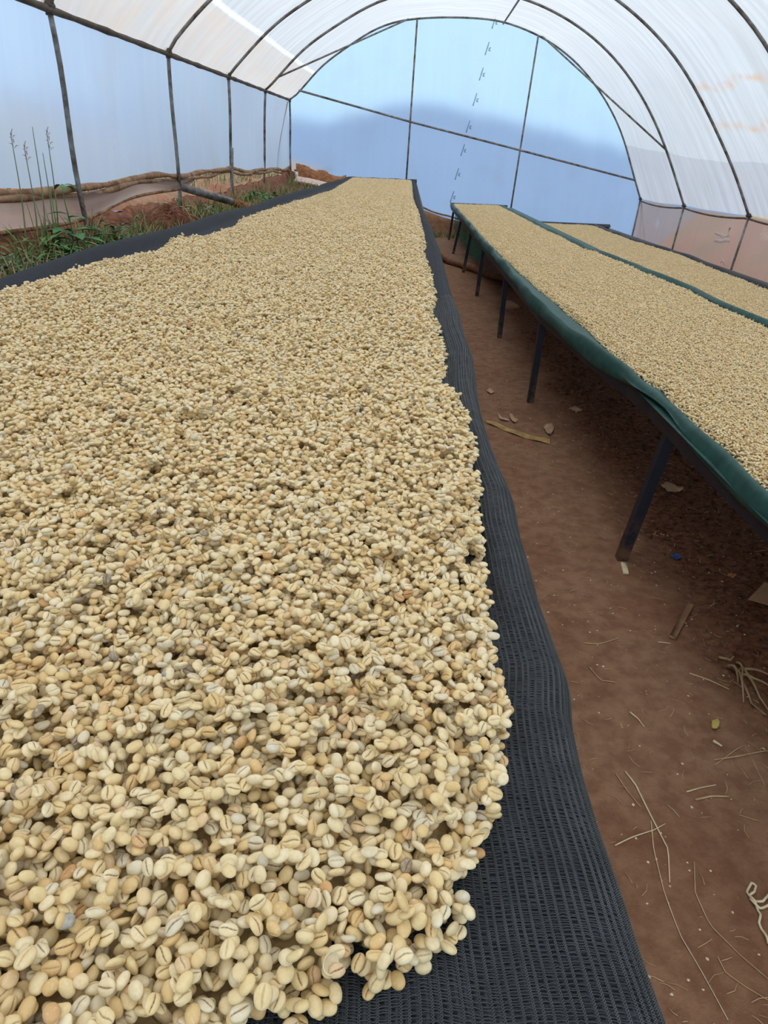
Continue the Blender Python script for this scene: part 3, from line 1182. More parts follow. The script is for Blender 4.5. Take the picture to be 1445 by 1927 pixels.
def instancer(name, pts, eul, scl, pick, sources, label, loc=(0, 0, 0), cat='coffee beans', base=None):
    """ONE object of kind stuff: instances on the points of its mesh; base = (verts, faces) of the solid heap beneath"""
    o = bpy.data.objects.new(name, bpy.data.meshes.new(name))
    me = o.data
    me.from_pydata(np.asarray(pts).tolist(), [], [])
    me.attributes.new('eul', 'FLOAT_VECTOR', 'POINT').data.foreach_set('vector', np.asarray(eul, np.float32).ravel())
    me.attributes.new('scl', 'FLOAT', 'POINT').data.foreach_set('value', np.asarray(scl, np.float32))
    me.attributes.new('pick', 'INT', 'POINT').data.foreach_set('value', np.asarray(pick, np.int32))
    COL.objects.link(o)
    ng = bpy.data.node_groups.new(name, 'GeometryNodeTree')
    ng.interface.new_socket('Geometry', in_out='INPUT', socket_type='NodeSocketGeometry')
    ng.interface.new_socket('Geometry', in_out='OUTPUT', socket_type='NodeSocketGeometry')
    N = ng.nodes.new
    L = ng.links.new
    gi, go = N('NodeGroupInput'), N('NodeGroupOutput')
    iop, jn = N('GeometryNodeInstanceOnPoints'), N('GeometryNodeJoinGeometry')
    for s in reversed(sources):
        oi = N('GeometryNodeObjectInfo')
        oi.inputs['Object'].default_value = s
        oi.inputs['As Instance'].default_value = True
        L(oi.outputs['Geometry'], jn.inputs[0])
    at = {}
    for an, ty in (('eul', 'FLOAT_VECTOR'), ('scl', 'FLOAT'), ('pick', 'INT')):
        na = N('GeometryNodeInputNamedAttribute')
        na.data_type = ty
        na.inputs['Name'].default_value = an
        at[an] = na.outputs['Attribute']
    e2r = N('FunctionNodeEulerToRotation')
    L(at['eul'], e2r.inputs[0])
    L(gi.outputs[0], iop.inputs['Points'])
    L(jn.outputs[0], iop.inputs['Instance'])
    iop.inputs['Pick Instance'].default_value = True
    L(at['pick'], iop.inputs['Instance Index'])
    L(e2r.outputs[0], iop.inputs['Rotation'])
    L(at['scl'], iop.inputs['Scale'])
    L(iop.outputs[0], go.inputs[0])
    md = o.modifiers.new('spread', 'NODES')
    md.node_group = ng
    return tag(o, label, cat, kind='stuff')


# ------------------------------------------------------------------ bed 1 (nearest drying bed, black net)
B1_END = 17.4
NETZ = 1.160
TOPZ = 1.186
RE_PIX = [(770, 339), (778, 372), (790, 400), (797, 430), (803, 455), (800, 470), (812, 505), (822, 540), (825, 560), (818, 575), (820, 590),
          (838, 620), (845, 655), (842, 690), (840, 715), (862, 735), (880, 770), (890, 810), (895, 850), (905, 900), (905, 950), (915, 1000),
          (912, 1060), (920, 1090), (926, 1135), (920, 1165), (936, 1185), (940, 1225), (956, 1280), (962, 1330), (956, 1400), (945, 1440),
          (946, 1500), (925, 1545), (908, 1590), (886, 1640), (886, 1690), (870, 1740)]
LE_PIX = [(0, 545), (47, 532), (105, 514), (163, 493), (275, 475), (307, 462), (320, 446), (365, 447), (442, 424), (448, 411), (489, 398), (620, 359), (660, 338)]
FR_PIX = [(870, 1740), (830, 1785), (760, 1815), (715, 1838), (680, 1825), (650, 1800), (632, 1860), (590, 1885), (520, 1910), (460, 1935), (380, 1990)]
REW = [at_z(x, y, TOPZ) for x, y in RE_PIX]
REW[0] = np.array([0.055, B1_END - 0.12, TOPZ])
LEW = [at_z(x, y, TOPZ) for x, y in LE_PIX]
LEW = [p for p in LEW if p[1] < 15] + [np.array([-1.27, B1_END - 0.12, TOPZ])]
FRW = [at_z(x, y, TOPZ - 0.004) for x, y in FR_PIX]


def b1_right(Y):
    w = poly(Y, [(p[1], p[0]) for p in REW])
    return w + 0.006 * fbm(Y * 40, 0 * Y, 5.1, 2) * (Y > 1)


def b1_left(Y):
    return poly(Y, [(p[1], p[0]) for p in LEW]) + 0.008 * fbm(Y * 14, 0 * Y, 6.1, 2)


FR_P = [(p[0], p[1]) for p in FRW] + [(-0.16, 0.150), (-0.4, 0.12), (-1.3, 0.10)]


def b1_front(X):
    return poly(X, FR_P) + 0.004 * fbm(X * 60, 0 * X, 8.2, 1)


def b1_dist(X, Y):
    """distance inside the bean area (positive inside)"""
    return np.minimum(np.minimum(b1_right(Y) - X, X - b1_left(Y)), np.minimum(Y - b1_front(X), B1_END - 0.1 - Y))


def undul(X, Y):
    return 0.0035 * fbm(X * 16, Y * 22, 7.1, 2) + 0.004 * fbm(X * 4, Y * 5, 7.7, 2)


def b1_tilt(Y):
    return 0.0 * Y


def heap1(X, Y):
    d = b1_dist(X, Y)
    t = np.clip(d / 0.055, 0, 1)
    t = t ** 0.6
    return NETZ + t * (TOPZ - NETZ + undul(X, Y))


bed = empty('drying_bed', (-0.55, 8.5, 0.0), 'long raised drying bed covered with black knitted shade net, topped with pale beans', 'drying bed')

SIL = [(790, 380), (815, 430), (830, 470), (845, 520), (858, 565), (868, 590), (876, 625), (893, 665), (900, 720), (905, 750), (918, 800), (945, 870), (973, 930), (985, 990), (1005, 1050),
       (1022, 1110), (1050, 1180), (1082, 1260), (1087, 1330), (1108, 1420), (1140, 1520), (1185, 1640), (1225, 1760), (1290, 1927)]
SILW = [at_z(x, y, 1.165) for x, y in SIL]

# net surface: hang / rim / flat / shelf / rim / hang
B1_XL, B1_XR = -1.315, 0.168


def net_section(Y):
    """cross-section of the net at Y: list of points from the left hang to the right hang"""
    nr = 0.010 * float(fbm(np.array(Y * 4.0), np.array(0.3), 9.1, 3))
    lift = 0.020 * min(1, max(0, (Y - 0.55) / 0.8)) * (0.8 + 0.5 * math.sin(Y * 2.7) * math.sin(Y * 1.1 + 1))
    nl = 0.010 * float(fbm(np.array(Y * 2.2), np.array(0.9), 9.7, 2))
    lrise = 0.045 + 0.012 * math.sin(Y * 2.1 + 0.5) * math.sin(Y * 0.7)
    endlift = 0.0
    xr = float(poly(np.array(Y), [(p[1], p[0]) for p in SILW])) - 0.018 if Y < 9 else 0.125 + nr * 0.5
    xl = B1_XL + nl
    pts = [(xl - 0.07, 0.86), (xl - 0.065, 0.95), (xl - 0.06, 1.05), (xl - 0.052, NETZ + lrise - 0.05), (xl - 0.035, NETZ + lrise - 0.012), (xl - 0.01, NETZ + lrise),
           (xl + 0.015, NETZ + lrise - 0.008), (xl + 0.038, NETZ + lrise * 0.45), (xl + 0.058, NETZ + 0.006), (xl + 0.09, NETZ), (xl + 0.3, NETZ - 0.001), (-0.6, NETZ - 0.002), (-0.2, NETZ - 0.001), (-0.02, NETZ)]
    zz = NETZ
    for f in (0.04, 0.07, 0.095, 0.115):
        pts.append((f + nr * 0.5, zz + 0.0008 * math.sin(f * 300 + Y * 9)))
    pts += [(xr - 0.036, zz + 0.002 + lift * 0.45), (xr - 0.022, zz + 0.004 + lift * 0.85), (xr - 0.008, zz + 0.003 + lift), (xr + 0.004, zz - 0.003 + lift * 0.85),
            (xr + 0.013, zz - 0.016 + lift * 0.5), (xr + 0.018, zz - 0.034), (xr + 0.020, zz - 0.06), (xr + 0.019, zz - 0.10), (xr + 0.015 + nr, zz - 0.16)]
    return pts


NY = axis((-0.6, 0.0, 0.05), (0.0, 2.2, 0.02), (2.2, 6, 0.05), (6, B1_END, 0.12))
SEC = np.array([[(x, y, z) for x, z in net_section(y)] for y in NY])


def refine(S, n):
    """smooth catmull-like refinement across the section"""
    m_ = S.shape[1]
    t = np.linspace(0, m_ - 1, (m_ - 1) * n + 1)
    i1 = np.clip(np.floor(t).astype(int), 0, m_ - 2)
    f = (t - i1)[None, :, None]
    P0, P1, P2, P3 = (S[:, np.clip(i1 + k, 0, m_ - 1)] for k in (-1, 0, 1, 2))
    return 0.5 * (2 * P1 + (-P0 + P2) * f + (2 * P0 - 5 * P1 + 4 * P2 - P3) * f ** 2 + (-P0 + 3 * P1 - 3 * P2 + P3) * f ** 3)


NET = refine(SEC, 3)
# fine wrinkles along the right rim
wv = np.clip((NET[..., 0] - 0.05) / 0.06, 0, 1)
NET[..., 2] += wv * 0.0016 * np.sin(NET[..., 0] * 420 + 3 * np.sin(NET[..., 1] * 3.1)) * np.clip((NET[..., 1] - 0.5), 0, 1)
seg = np.linalg.norm(np.diff(NET, axis=1), axis=2)
UU = np.concatenate([np.zeros((len(NY), 1)), np.cumsum(seg, 1)], 1)
UU = UU - UU[:, -1:] + 5.0
net = grid_obj('shade_net', NET, M_NET_BLACK, bed, np.stack([UU, np.repeat(NY[:, None], NET.shape[1], 1)], -1))
# turned-up end of the net
rows = []
for x in np.linspace(B1_XL - 0.03, B1_XR, 30):
    wz = 0.004 * math.sin(x * 14)
    rows.append([(x, B1_END - 0.14, NETZ + 0.005), (x, B1_END - 0.08, NETZ + 0.02 + wz), (x, B1_END - 0.03, NETZ + 0.045 + wz), (x, B1_END, NETZ + 0.046 + wz),
                 (x, B1_END + 0.02, NETZ + 0.02), (x, B1_END + 0.025, NETZ - 0.1)])
grid_obj('net_end', np.array(rows), M_NET_BLACK, bed, np.array(rows)[..., :2])

# bed frame beneath: rails, legs
for x in (B1_XL - 0.02, B1_XR - 0.02):
    MB().box((x, 8.5, NETZ - 0.05), (0.04, 17.7, 0.05)).build('side_rail', M_PAINT, bed)
for y in np.arange(0.6, 17.5, 2.4):
    for x in (B1_XL - 0.01, B1_XR - 0.03):
        gz = float(ground_z(np.array(x), np.array(y)))
        MB().box((x, y, (gz + NETZ - 0.06) / 2 - 0.02), (0.045, 0.045, NETZ - 0.06 - gz + 0.04)).build('leg', M_PAINT, bed)
    MB().box(((B1_XL + B1_XR) / 2, y, NETZ - 0.04), (B1_XR - B1_XL, 0.03, 0.03)).build('cross_rail', M_PAINT, bed)

# knitted yarns of the net, real threads where the lens is close
KY = np.arange(0.05, 2.60, 0.0034)
u_of = lambda S: np.r_[0, np.cumsum(np.linalg.norm(np.diff(S, axis=0), axis=1))]


def net_at(y):
    j = np.searchsorted(NY, y) - 1
    f = (y - NY[j]) / (NY[j + 1] - NY[j])
    return NET[j] * (1 - f) + NET[j + 1] * f


KREF = 3 * 20      # section point on the crown of the right rim
rib_pts, rib_nrm = [], []
K_U = None
for y in KY:
    S = net_at(y)
    a = u_of(S[:, [0, 2]])
    k0 = KREF
    base_u = a[k0]
    us = base_u + (np.arange(-44, 8) * 0.0060) + 0.0007 * np.sin(np.arange(-44, 8) * 1.9 + 4 * math.sin(y * 2.0)) + 0.0012 * math.sin(y * 11)
    P = np.stack([np.interp(us, a, S[:, c]) for c in range(3)], -1)
    T = np.stack([np.interp(us + 0.004, a, S[:, c]) for c in range(3)], -1) - P
    T /= np.linalg.norm(T, axis=1)[:, None] + 1e-9
    Nn = np.stack([-T[:, 2], T[:, 1] * 0, T[:, 0]], -1)
    P[:, 1] = y + 0.0015 * np.sin(us * 80)
    rib_pts.append(P)
    rib_nrm.append(Nn)
RP, RN = np.array(rib_pts), np.array(rib_nrm)          # (ny, nrib, 3)
show = (RP[..., 0] > np.maximum(b1_right(RP[..., 1]), -0.3) - 0.03) | (RP[..., 1] < b1_front(RP[..., 0]) + 0.03)
mb = MB()
nyk, nr_ = RP.shape[:2]
for j in range(nr_):
    for s2 in (0, 1):
        run = []
        rows_ok = [i for i in range(nyk) if show[i, j]]
        if len(rows_ok) < 6:
            continue
        i0, i1 = rows_ok[0], rows_ok[-1]
        idx = np.arange(i0, i1 + 1)
        # two half-steps per stitch, zigzag of a chain stitch
        P = np.repeat(RP[idx, j], 2, 0).copy()
        P[1:-1:2] = 0.5 * (P[1:-1:2] + P[2::2][:len(P[1:-1:2])])
        Nn = np.repeat(RN[idx, j], 2, 0)
        zz = np.where(np.arange(len(P)) % 2 == 0, 1.0, -1.0) * (1 if s2 == 0 else -1)
        P[:, 0] += zz * 0.0009
        P += Nn * (0.0013 + 0.0003 * zz[:, None])
        w = 0.00036
        n = len(P)
        up = Nn * w * 1.3
        sd = np.zeros_like(P)
        sd[:, 0] = Nn[:, 2] * w
        sd[:, 2] = -Nn[:, 0] * w
        V = np.stack([P - sd, P + up, P + sd], 1).reshape(-1, 3)
        fs = []
        for i in range(n - 1):
            fs += [(i * 3, (i + 1) * 3, (i + 1) * 3 + 1, i * 3 + 1), (i * 3 + 1, (i + 1) * 3 + 1, (i + 1) * 3 + 2, i * 3 + 2)]
        mb.add(V, fs)
o = mb.build('net_ribs', M_RIB, bed)
o['kind'] = 'stuff'
mb = MB()
rr2 = np.random.default_rng(5)
for j in range(nr_ - 1):
    for i in range(nyk - 1):
        if not (show[i, j] or show[i, j + 1]):
            continue
        for h in (0.0, 0.5):
            if h and rr2.random() < 0.45:
                continue
            a = RP[i, j] + (RP[i + 1, j] - RP[i, j]) * (h + rr2.uniform(-0.1, 0.1))
            b = RP[i, j + 1] + (RP[i + 1, j + 1] - RP[i, j + 1]) * (h + rr2.uniform(-0.15, 0.15))
            nn = RN[i, j]
            mid = (a + b) / 2 + nn * (0.0011 + rr2.uniform(-0.0003, 0.0006)) + np.array([0, rr2.uniform(-0.0006, 0.0006), 0])
            a = a + nn * 0.0006
            b = b + nn * 0.0006
            w = np.array([0, 0.00032, 0])
            hgt = nn * 0.00055
            mb.add([a - w, a + hgt, a + w, mid - w, mid + hgt, mid + w, b - w, b + hgt, b + w],
                   [(0, 3, 4, 1), (1, 4, 5, 2), (3, 6, 7, 4), (4, 7, 8, 5)])
o = mb.build('net_rungs', M_RUNG, bed)
o['kind'] = 'stuff'

# --- beans settled one by one near the lens
NEAR_Y = 1.44
r = np.random.default_rng(21)
X0, X1, Y0 = -1.0, 0.16, 0.06
CELL = 0.0009
area = (X1 - X0) * (NEAR_Y - Y0)
n = int(area * 33000)
xy = quasi(n, r, X1 - X0, NEAR_Y - Y0) + np.array([X0, Y0])
r.shuffle(xy)
# keep what the lens can see plus a margin
keep = (b1_dist(xy[:, 0], xy[:, 1]) > 0.002) & (xy[:, 0] > -0.27 - 0.62 * xy[:, 1]) & (xy[:, 1] < NEAR_Y - 0.001)
xy = xy[keep]
nb = len(xy)
hmx = X0 - 0.01 + (np.arange(int((X1 - X0 + 0.02) / CELL)) + 0.5) * CELL
hmy = Y0 - 0.01 + (np.arange(int((NEAR_Y - Y0 + 0.02) / CELL)) + 0.5) * CELL
HX, HY = np.meshgrid(hmx, hmy, indexing='ij')
hm = np.maximum(NETZ + 0.0015, heap1(HX, HY) - 0.0155)
eul = rand_pose(nb, r)
pk = r.choice(len(VAR), nb, p=VARW)
sc = r.normal(0.95, 0.06, nb)
NOROLL[0] = NETZ + 0.004
zz = settle(hm, hmx[0] - CELL / 2, hmy[0] - CELL / 2, CELL, xy, eul, sc, AXES[pk])
P = np.c_[xy, zz]

# the 300 that show largest become objects of their own
px, py, dep = project(P)
ii = np.clip(((P[:, 0] - hmx[0]) / CELL).astype(int), 0, hm.shape[0] - 1)
jj = np.clip(((P[:, 1] - hmy[0]) / CELL).astype(int), 0, hm.shape[1] - 1)
seen = np.zeros(nb)
# is the top of the heap over the bean its own top? probe five spots of the footprint
for ox, oy in ((0, 0), (0.003, 0), (-0.003, 0), (0, 0.0025), (0, -0.003)):
    h = hm[np.clip(ii + int(ox / CELL), 0, hm.shape[0] - 1), np.clip(jj + int(oy / CELL), 0, hm.shape[1] - 1)]
    seen += (h < zz + 0.0046)
infr = (px > -6) & (px < W + 6) & (py > 0) & (py < H + 6)
score = np.where(infr & (seen >= 3), seen / 5 / dep ** 2, 0)
order = np.argsort(-score)
own = order[:293]
mask = np.ones(nb, bool)
mask[own] = False
protos = []
for q, k in enumerate(own):
    o = bpy.data.objects.new('coffee_bean', OWN_ME[pk[k]])
    tone = float(r.random())
    o['tone'] = tone
    o.location = P[k]
    o.rotation_euler = eul[k]
    s = sc[k] * 0.985
    o.scale = (s, s, s)
    up = float(rot_mats(eul[k:k + 1])[0, 2, 2])
    pose = 'dome up' if up > 0.5 else ('crease up' if up < -0.5 else 'on its side')
    hue = 'greyish' if tone < 0.14 else ('cream' if tone < 0.52 else ('straw-coloured' if tone < 0.68 else ('pale' if tone < 0.8 else ('tan' if tone < 0.955 else 'brownish'))))
    protos.append((o, hue, pose, px[k], py[k]))
    COL.objects.link(o)

ROWN = ['bottom row', 'second row up', 'third row up', 'fourth row up', 'fifth row up', 'sixth row up', 'seventh row up', 'eighth row up', 'ninth row up']
ORDN = ['leftmost', 'second from left', 'third from left', 'fourth from left', 'fifth from left', 'sixth from left', 'seventh from left', 'eighth from left', 'ninth from left', 'tenth from left', 'eleventh from left', 'twelfth from left', 'thirteenth from left', 'fourteenth from left', 'fifteenth from left', 'sixteenth from left', 'seventeenth from left']
fam = {}
for t in protos:
    q = min(8, max(0, int((H - t[4]) / 55)))
    fam.setdefault((t[1], t[2], q), []).append(t)
for (hue, pose, q), ts in fam.items():
    ts.sort(key=lambda t: t[3])
    for n_, t in enumerate(ts):
        w_ = 'only one such' if len(ts) == 1 else ORDN[min(n_, 16)] + ' of such'
        tag(t[0], '%s bean %s, %s in heap\'s %s' % (hue, pose, w_, ROWN[q]), 'coffee bean', 'coffee beans in the nearest part of the heap')

# half husks and odd beans that the photograph singles out
SHELL = shell_mesh('bean_husk', M_BEAN)
GREY = simple('grey_bean', srgb(146, 143, 134), srgb(182, 178, 166), 300, 0.6, 0, 0.4, 700, 0.3, 0.001)
GREY_ME = make_bean('grey_bean', GREY, **VAR[1])


def heap_top(x, y):
    i = int((x - hmx[0]) / CELL)
    j = int((y - hmy[0]) / CELL)
    return float(hm[max(0, i - 2):i + 3, max(0, j - 2):j + 3].mean())


for nm, me, pxy, dz, rot, s, lab, cat in (
        ('bean_husk', SHELL, (620, 1862), 0.003, (0.75, 0.1, 1.2), 1.15, 'empty half husk lying open at the front edge of the bean heap', 'husk'),
        ('bean_husk', SHELL, (905, 1592), 0.003, (0.9, -0.6, 0.6), 0.9, 'small empty husk standing open at the right edge of the bean heap', 'husk'),
        ('grey_bean', GREY_ME, (131, 1768), 0.0015, (0.2, 0.2, 0.4), 1.0, 'slate grey bean among the pale beans near the front', 'coffee bean'),
        ('grey_bean', GREY_ME, (316, 1292), 0.0015, (2.9, 0.2, 1.4), 0.95, 'grey bean in the middle of the heap, farther back than the slate one', 'coffee bean')):
    w = at_z(*pxy, 1.183 if pxy[0] < 600 else 1.168)
    o = bpy.data.objects.new(nm, me)
    o.location = (w[0], w[1], heap_top(w[0], w[1]) + dz)
    o.rotation_euler = rot
    o.scale = (s, s, s)
    COL.objects.link(o)
    tag(o, lab, cat)
# three beans that rolled clear of the heap onto the net
for pxy, yaw, lab in (((703, 1820), 0.5, 'leftmost of three loose beans on the net before the heap'), ((726, 1832), 1.2, 'middle one of three loose beans on the net before the heap'),
                      ((761, 1803), 0.7, 'rightmost of three loose beans on the net before the heap')):
    w = at_z(*pxy, NETZ + 0.003)
    o = bpy.data.objects.new('coffee_bean', BEAN_ME[0])
    o.location = (w[0], w[1] - 0.004, NETZ + 0.0042)
    o.rotation_euler = (math.pi + 0.15, 0.05, yaw)
    COL.objects.link(o)
    tag(o, lab, 'coffee bean')

SP, SE, SS, SK = [P[mask]], [eul[mask]], [sc[mask]], [pk[mask]]


def fill_bed(x0, x1, y0, y1, dist, heap, r, skip=None):
    """cover a bed with bean patches, single beans along its ragged margins"""
    nx = int(math.ceil((x1 - x0) / PATCH))
    ny = int(math.ceil((y1 - y0) / PATCH))
    pp, pe, pq = [], [], []
    sp, se, ss, sk = [], [], [], []
    cx = x0 + (np.arange(nx) + 0.5) * PATCH
    cy = y0 + (np.arange(ny) + 0.5) * PATCH
    cor = np.array([(-1, -1), (1, -1), (1, 1), (-1, 1), (0, -1), (0, 1), (1, 0), (-1, 0)]) * (PATCH / 2)
    for x in cx:
        for y in cy:
            if skip is not None and skip(x, y):
                continue
            d = dist(x + cor[:, 0], y + cor[:, 1])
            if d.max() < 0:
                continue
            q = int(r.integers(0, 5))
            yaw = int(r.integers(0, 4)) * math.pi / 2
            if d.min() > 0.035:
                h = heap(x + cor[:4, 0] * 0.6, y + cor[:4, 1] * 0.6)
                sx = (h[1] + h[2] - h[0] - h[3]) / 2 / (PATCH * 0.6)
                sy = (h[2] + h[3] - h[0] - h[1]) / 2 / (PATCH * 0.6)
                pp.append((x, y, float(h.mean())))
                # tilt with the heap, then turn within its own plane
                Rm = Euler((math.atan(sy), -math.atan(sx), 0)).to_matrix() @ Matrix.Rotation(yaw, 3, 'Z')
                pe.append(tuple(Rm.to_euler()))
                pq.append(q)
            else:
                bx, bz, be, bk, bs = PATCHES[q]
                c, s = math.cos(yaw), math.sin(yaw)
                lx, ly = bx[:, 0] - PATCH / 2, bx[:, 1] - PATCH / 2
                X, Y = x + c * lx - s * ly, y + s * lx + c * ly
                dd = dist(X, Y)
                hz = heap(X, Y)
                Z = hz + bz
                ok = (dd > 0.006) & (bz > -0.0125) & (Z > NET_FLOOR[0])
                E2 = be.copy()
                E2[:, 2] += yaw
                sp.append(np.c_[X, Y, Z][ok])
                se.append(E2[ok])
                ss.append(bs[ok])
                sk.append(bk[ok])
    return (np.array(pp), np.array(pe), np.array(pq)), (np.concatenate(sp), np.concatenate(se), np.concatenate(ss), np.concatenate(sk))


NET_FLOOR = [NETZ + 0.001]
simmed = lambda x, y: (x > -0.27 - 0.62 * y + 0.0) and y < NEAR_Y
(pp, pe, pq), (sp, se, ss, sk) = fill_bed(-1.32, 0.24, NEAR_Y + 0.0 - PATCH * 10, B1_END, b1_dist, heap1, np.random.default_rng(3), simmed)
SP.append(sp)
SE.append(se)
SS.append(ss)
SK.append(sk)
instancer('coffee_beans', np.concatenate(SP), np.concatenate(SE), np.concatenate(SS), np.concatenate(SK), SRC_BEAN,
          'pale parchment coffee beans heaped on the near half and margins of the black-netted bed')
instancer('coffee_beans', pp, pe, np.ones(len(pp)), pq, SRC_PATCH, 'coffee beans spread over the far length of the black-netted bed')


def heap_core(name, x0, x1, y0, y1, dist, heap, sink, nx, ys, parent_label, clampz):
    xs = np.linspace(x0, x1, nx)
    X, Y = np.meshgrid(xs, ys, indexing='ij')
    Z = heap(X, Y) - sink
    ok = dist(X, Y) > 0.010
    Z = np.where(ok, Z, clampz - 0.004)
    o = grid_obj(name, np.stack([X, Y, Z], -1), M_HEAP)
    n_, m_ = X.shape
    i = np.arange(n_ * m_).reshape(n_, m_)
    q = np.stack([i[:-1, :-1], i[1:, :-1], i[1:, 1:], i[:-1, 1:]], -1).reshape(-1, 4)
    q = q[ok.ravel()[q].all(1)]
    used, inv = np.unique(q, return_inverse=True)
    me = bpy.data.meshes.new(name)
    me.from_pydata(np.stack([X, Y, Z], -1).reshape(-1, 3)[used].tolist(), [], inv.reshape(-1, 4).tolist())
    me.materials.append(M_HEAP)
    me.polygons.foreach_set('use_smooth', [True] * len(me.polygons))
    old = o.data
    o.data = me
    bpy.data.meshes.remove(old)
    return tag(o, parent_label, 'coffee beans', kind='stuff')


heap_core('coffee_bean_layer', -1.32, 0.2, 0, 0, b1_dist, heap1, 0.0150, 150,
          axis((0.08, 1.6, 0.015), (1.6, 6, 0.04), (6, B1_END, 0.1)), 'lower layer of beans under the black-netted heap', NETZ)

# ------------------------------------------------------------------ tables 2 and 3
T2Z = 0.72
T2_END = 18.0
L2_PIX = [(852, 385), (916, 454), (987, 520), (1044, 567), (1092, 606), (1163, 672), (1215, 714), (1253, 733), (1267, 776), (1319, 828), (1371, 861), (1445, 932)]
R2_PIX = [(932, 388), (1000, 418), (1035, 436), (1060, 447), (1104, 470), (1125, 475), (1180, 498), (1240, 523), (1300, 546), (1330, 562), (1390, 590), (1445, 614)]
E2_PIX = [(835, 380), (875, 420), (900, 452), (950, 512), (1010, 585), (1060, 628), (1110, 672), (1170, 716), (1225, 762), (1320, 862), (1445, 985)]
L2W = [at_z(x, y, T2Z) for x, y in L2_PIX]
R2W = [at_z(x, y, T2Z) for x, y in R2_PIX]
E2W = [at_z(x, y, T2Z - 0.05) for x, y in E2_PIX]
FIX = lambda pts, yend: [p for p in pts if p[1] < yend - 0.8]
L2W, R2W, E2W = FIX(L2W, T2_END), FIX(R2W, T2_END), FIX(E2W, T2_END)


def t2_left(Y):
    return np.maximum(poly(Y, [(p[1], p[0]) for p in L2W]), t2_edge(Y) + 0.055) + 0.008 * fbm(Y * 9, 0 * Y, 11.1, 2)


def t2_right(Y):
    return poly(Y, [(p[1], p[0]) for p in R2W]) + 0.012 * fbm(Y * 6, 0 * Y, 12.1, 2)


def t2_edge(Y):
    return poly(Y, [(p[1], p[0]) for p in E2W])


def t2_dist(X, Y):
    return np.minimum(np.minimum(X - t2_left(Y), t2_right(Y) - X), np.minimum(Y - 0.35, T2_END - 0.06 - Y))


def heap2(X, Y):
    t = np.clip(t2_dist(X, Y) / 0.05, 0, 1) ** 0.6
    return T2Z - 0.022 + t * (0.022 + 1.2 * undul(X + 3, Y))


NET_FLOOR[0] = T2Z - 0.021
(pp, pe, pq), (sp, se, ss, sk) = fill_bed(0.78, 2.58, 0.3, T2_END, t2_dist, heap2, np.random.default_rng(4))
instancer('coffee_beans', pp, pe, np.ones(len(pp)), pq, SRC_PATCH, 'coffee beans spread over the green-netted table')
instancer('coffee_beans', sp, se, ss, sk, SRC_BEAN, 'coffee beans along the ragged margins of the green-netted table')
heap_core('coffee_bean_layer', 0.78, 2.55, 0, 0, t2_dist, heap2, 0.0150, 60, axis((0.6, 6, 0.05), (6, T2_END, 0.12)), 'lower layer of beans on the green-netted table', T2Z - 0.022)

table = empty('drying_table', (1.6, 9.0, 0.0), 'long drying table on navy steel legs with green net edging', 'table')
ys2 = axis((0.4, 6, 0.06), (6, T2_END, 0.12))
rows, uvs = [], []
for y in ys2:
    xe = float(t2_edge(np.array(y)))
    xb = float(t2_left(np.array(y)))
    wv_ = 0.008 * math.sin(y * 5.3) + 0.006 * math.sin(y * 11 + 1)
    top_ = T2Z + 0.012 + 0.008 * math.sin(y * 3.7)
    dropz = 0.075 + 0.02 * math.sin(y * 2.4 + 1) * math.sin(y * 1.3) - 0.045 * math.exp(-((y - 3.0) / 0.35) ** 2)
    rows.append([(xe + 0.035, y, T2Z - dropz - 0.0), (xe + 0.004 + wv_ * 0.5, y, T2Z - dropz + 0.004), (xe - 0.004 + wv_, y, T2Z - dropz * 0.6), (xe + wv_, y, T2Z - 0.02), (xe + 0.012 + wv_, y, top_ - 0.006),
                 (xe + 0.03 + wv_, y, top_), (xb - 0.012, y, T2Z - 0.010), (xb + 0.008, y, T2Z - 0.022), (xb + 0.2, y, T2Z - 0.024)])
S2 = refine(np.array(rows), 3)
grid_obj('net_edge', S2, M_NET_GREEN, table, S2[..., [0, 1]])
rows = []
for y in ys2:
    xb = float(t2_right(np.array(y)))
    xo = 2.43 + 0.01 * math.sin(y * 2)
    xo = xb + 0.04 + 0.01 * math.sin(y * 2)
    rows.append([(xb - 0.2, y, T2Z - 0.024), (xb - 0.01, y, T2Z - 0.021), (xo - 0.03, y, T2Z + 0.0), (xo - 0.012, y, T2Z + 0.022 + 0.006 * math.sin(y * 4)), (xo + 0.015, y, T2Z + 0.016), (xo + 0.022, y, T2Z - 0.06)])
S2 = refine(np.array(rows), 3)
grid_obj('net_edge', S2, M_NET_GREEN, table, S2[..., [0, 1]])
rows = [[(x, T2_END - 0.08, T2Z - 0.02), (x, T2_END - 0.03, T2Z + 0.016), (x, T2_END, T2Z + 0.012), (x, T2_END + 0.015, T2Z - 0.07)] for x in np.linspace(float(t2_edge(np.array(T2_END))), 2.3, 20)]
grid_obj('net_edge', refine(np.array(rows), 3), M_NET_DARK, table, refine(np.array(rows), 3)[..., :2])
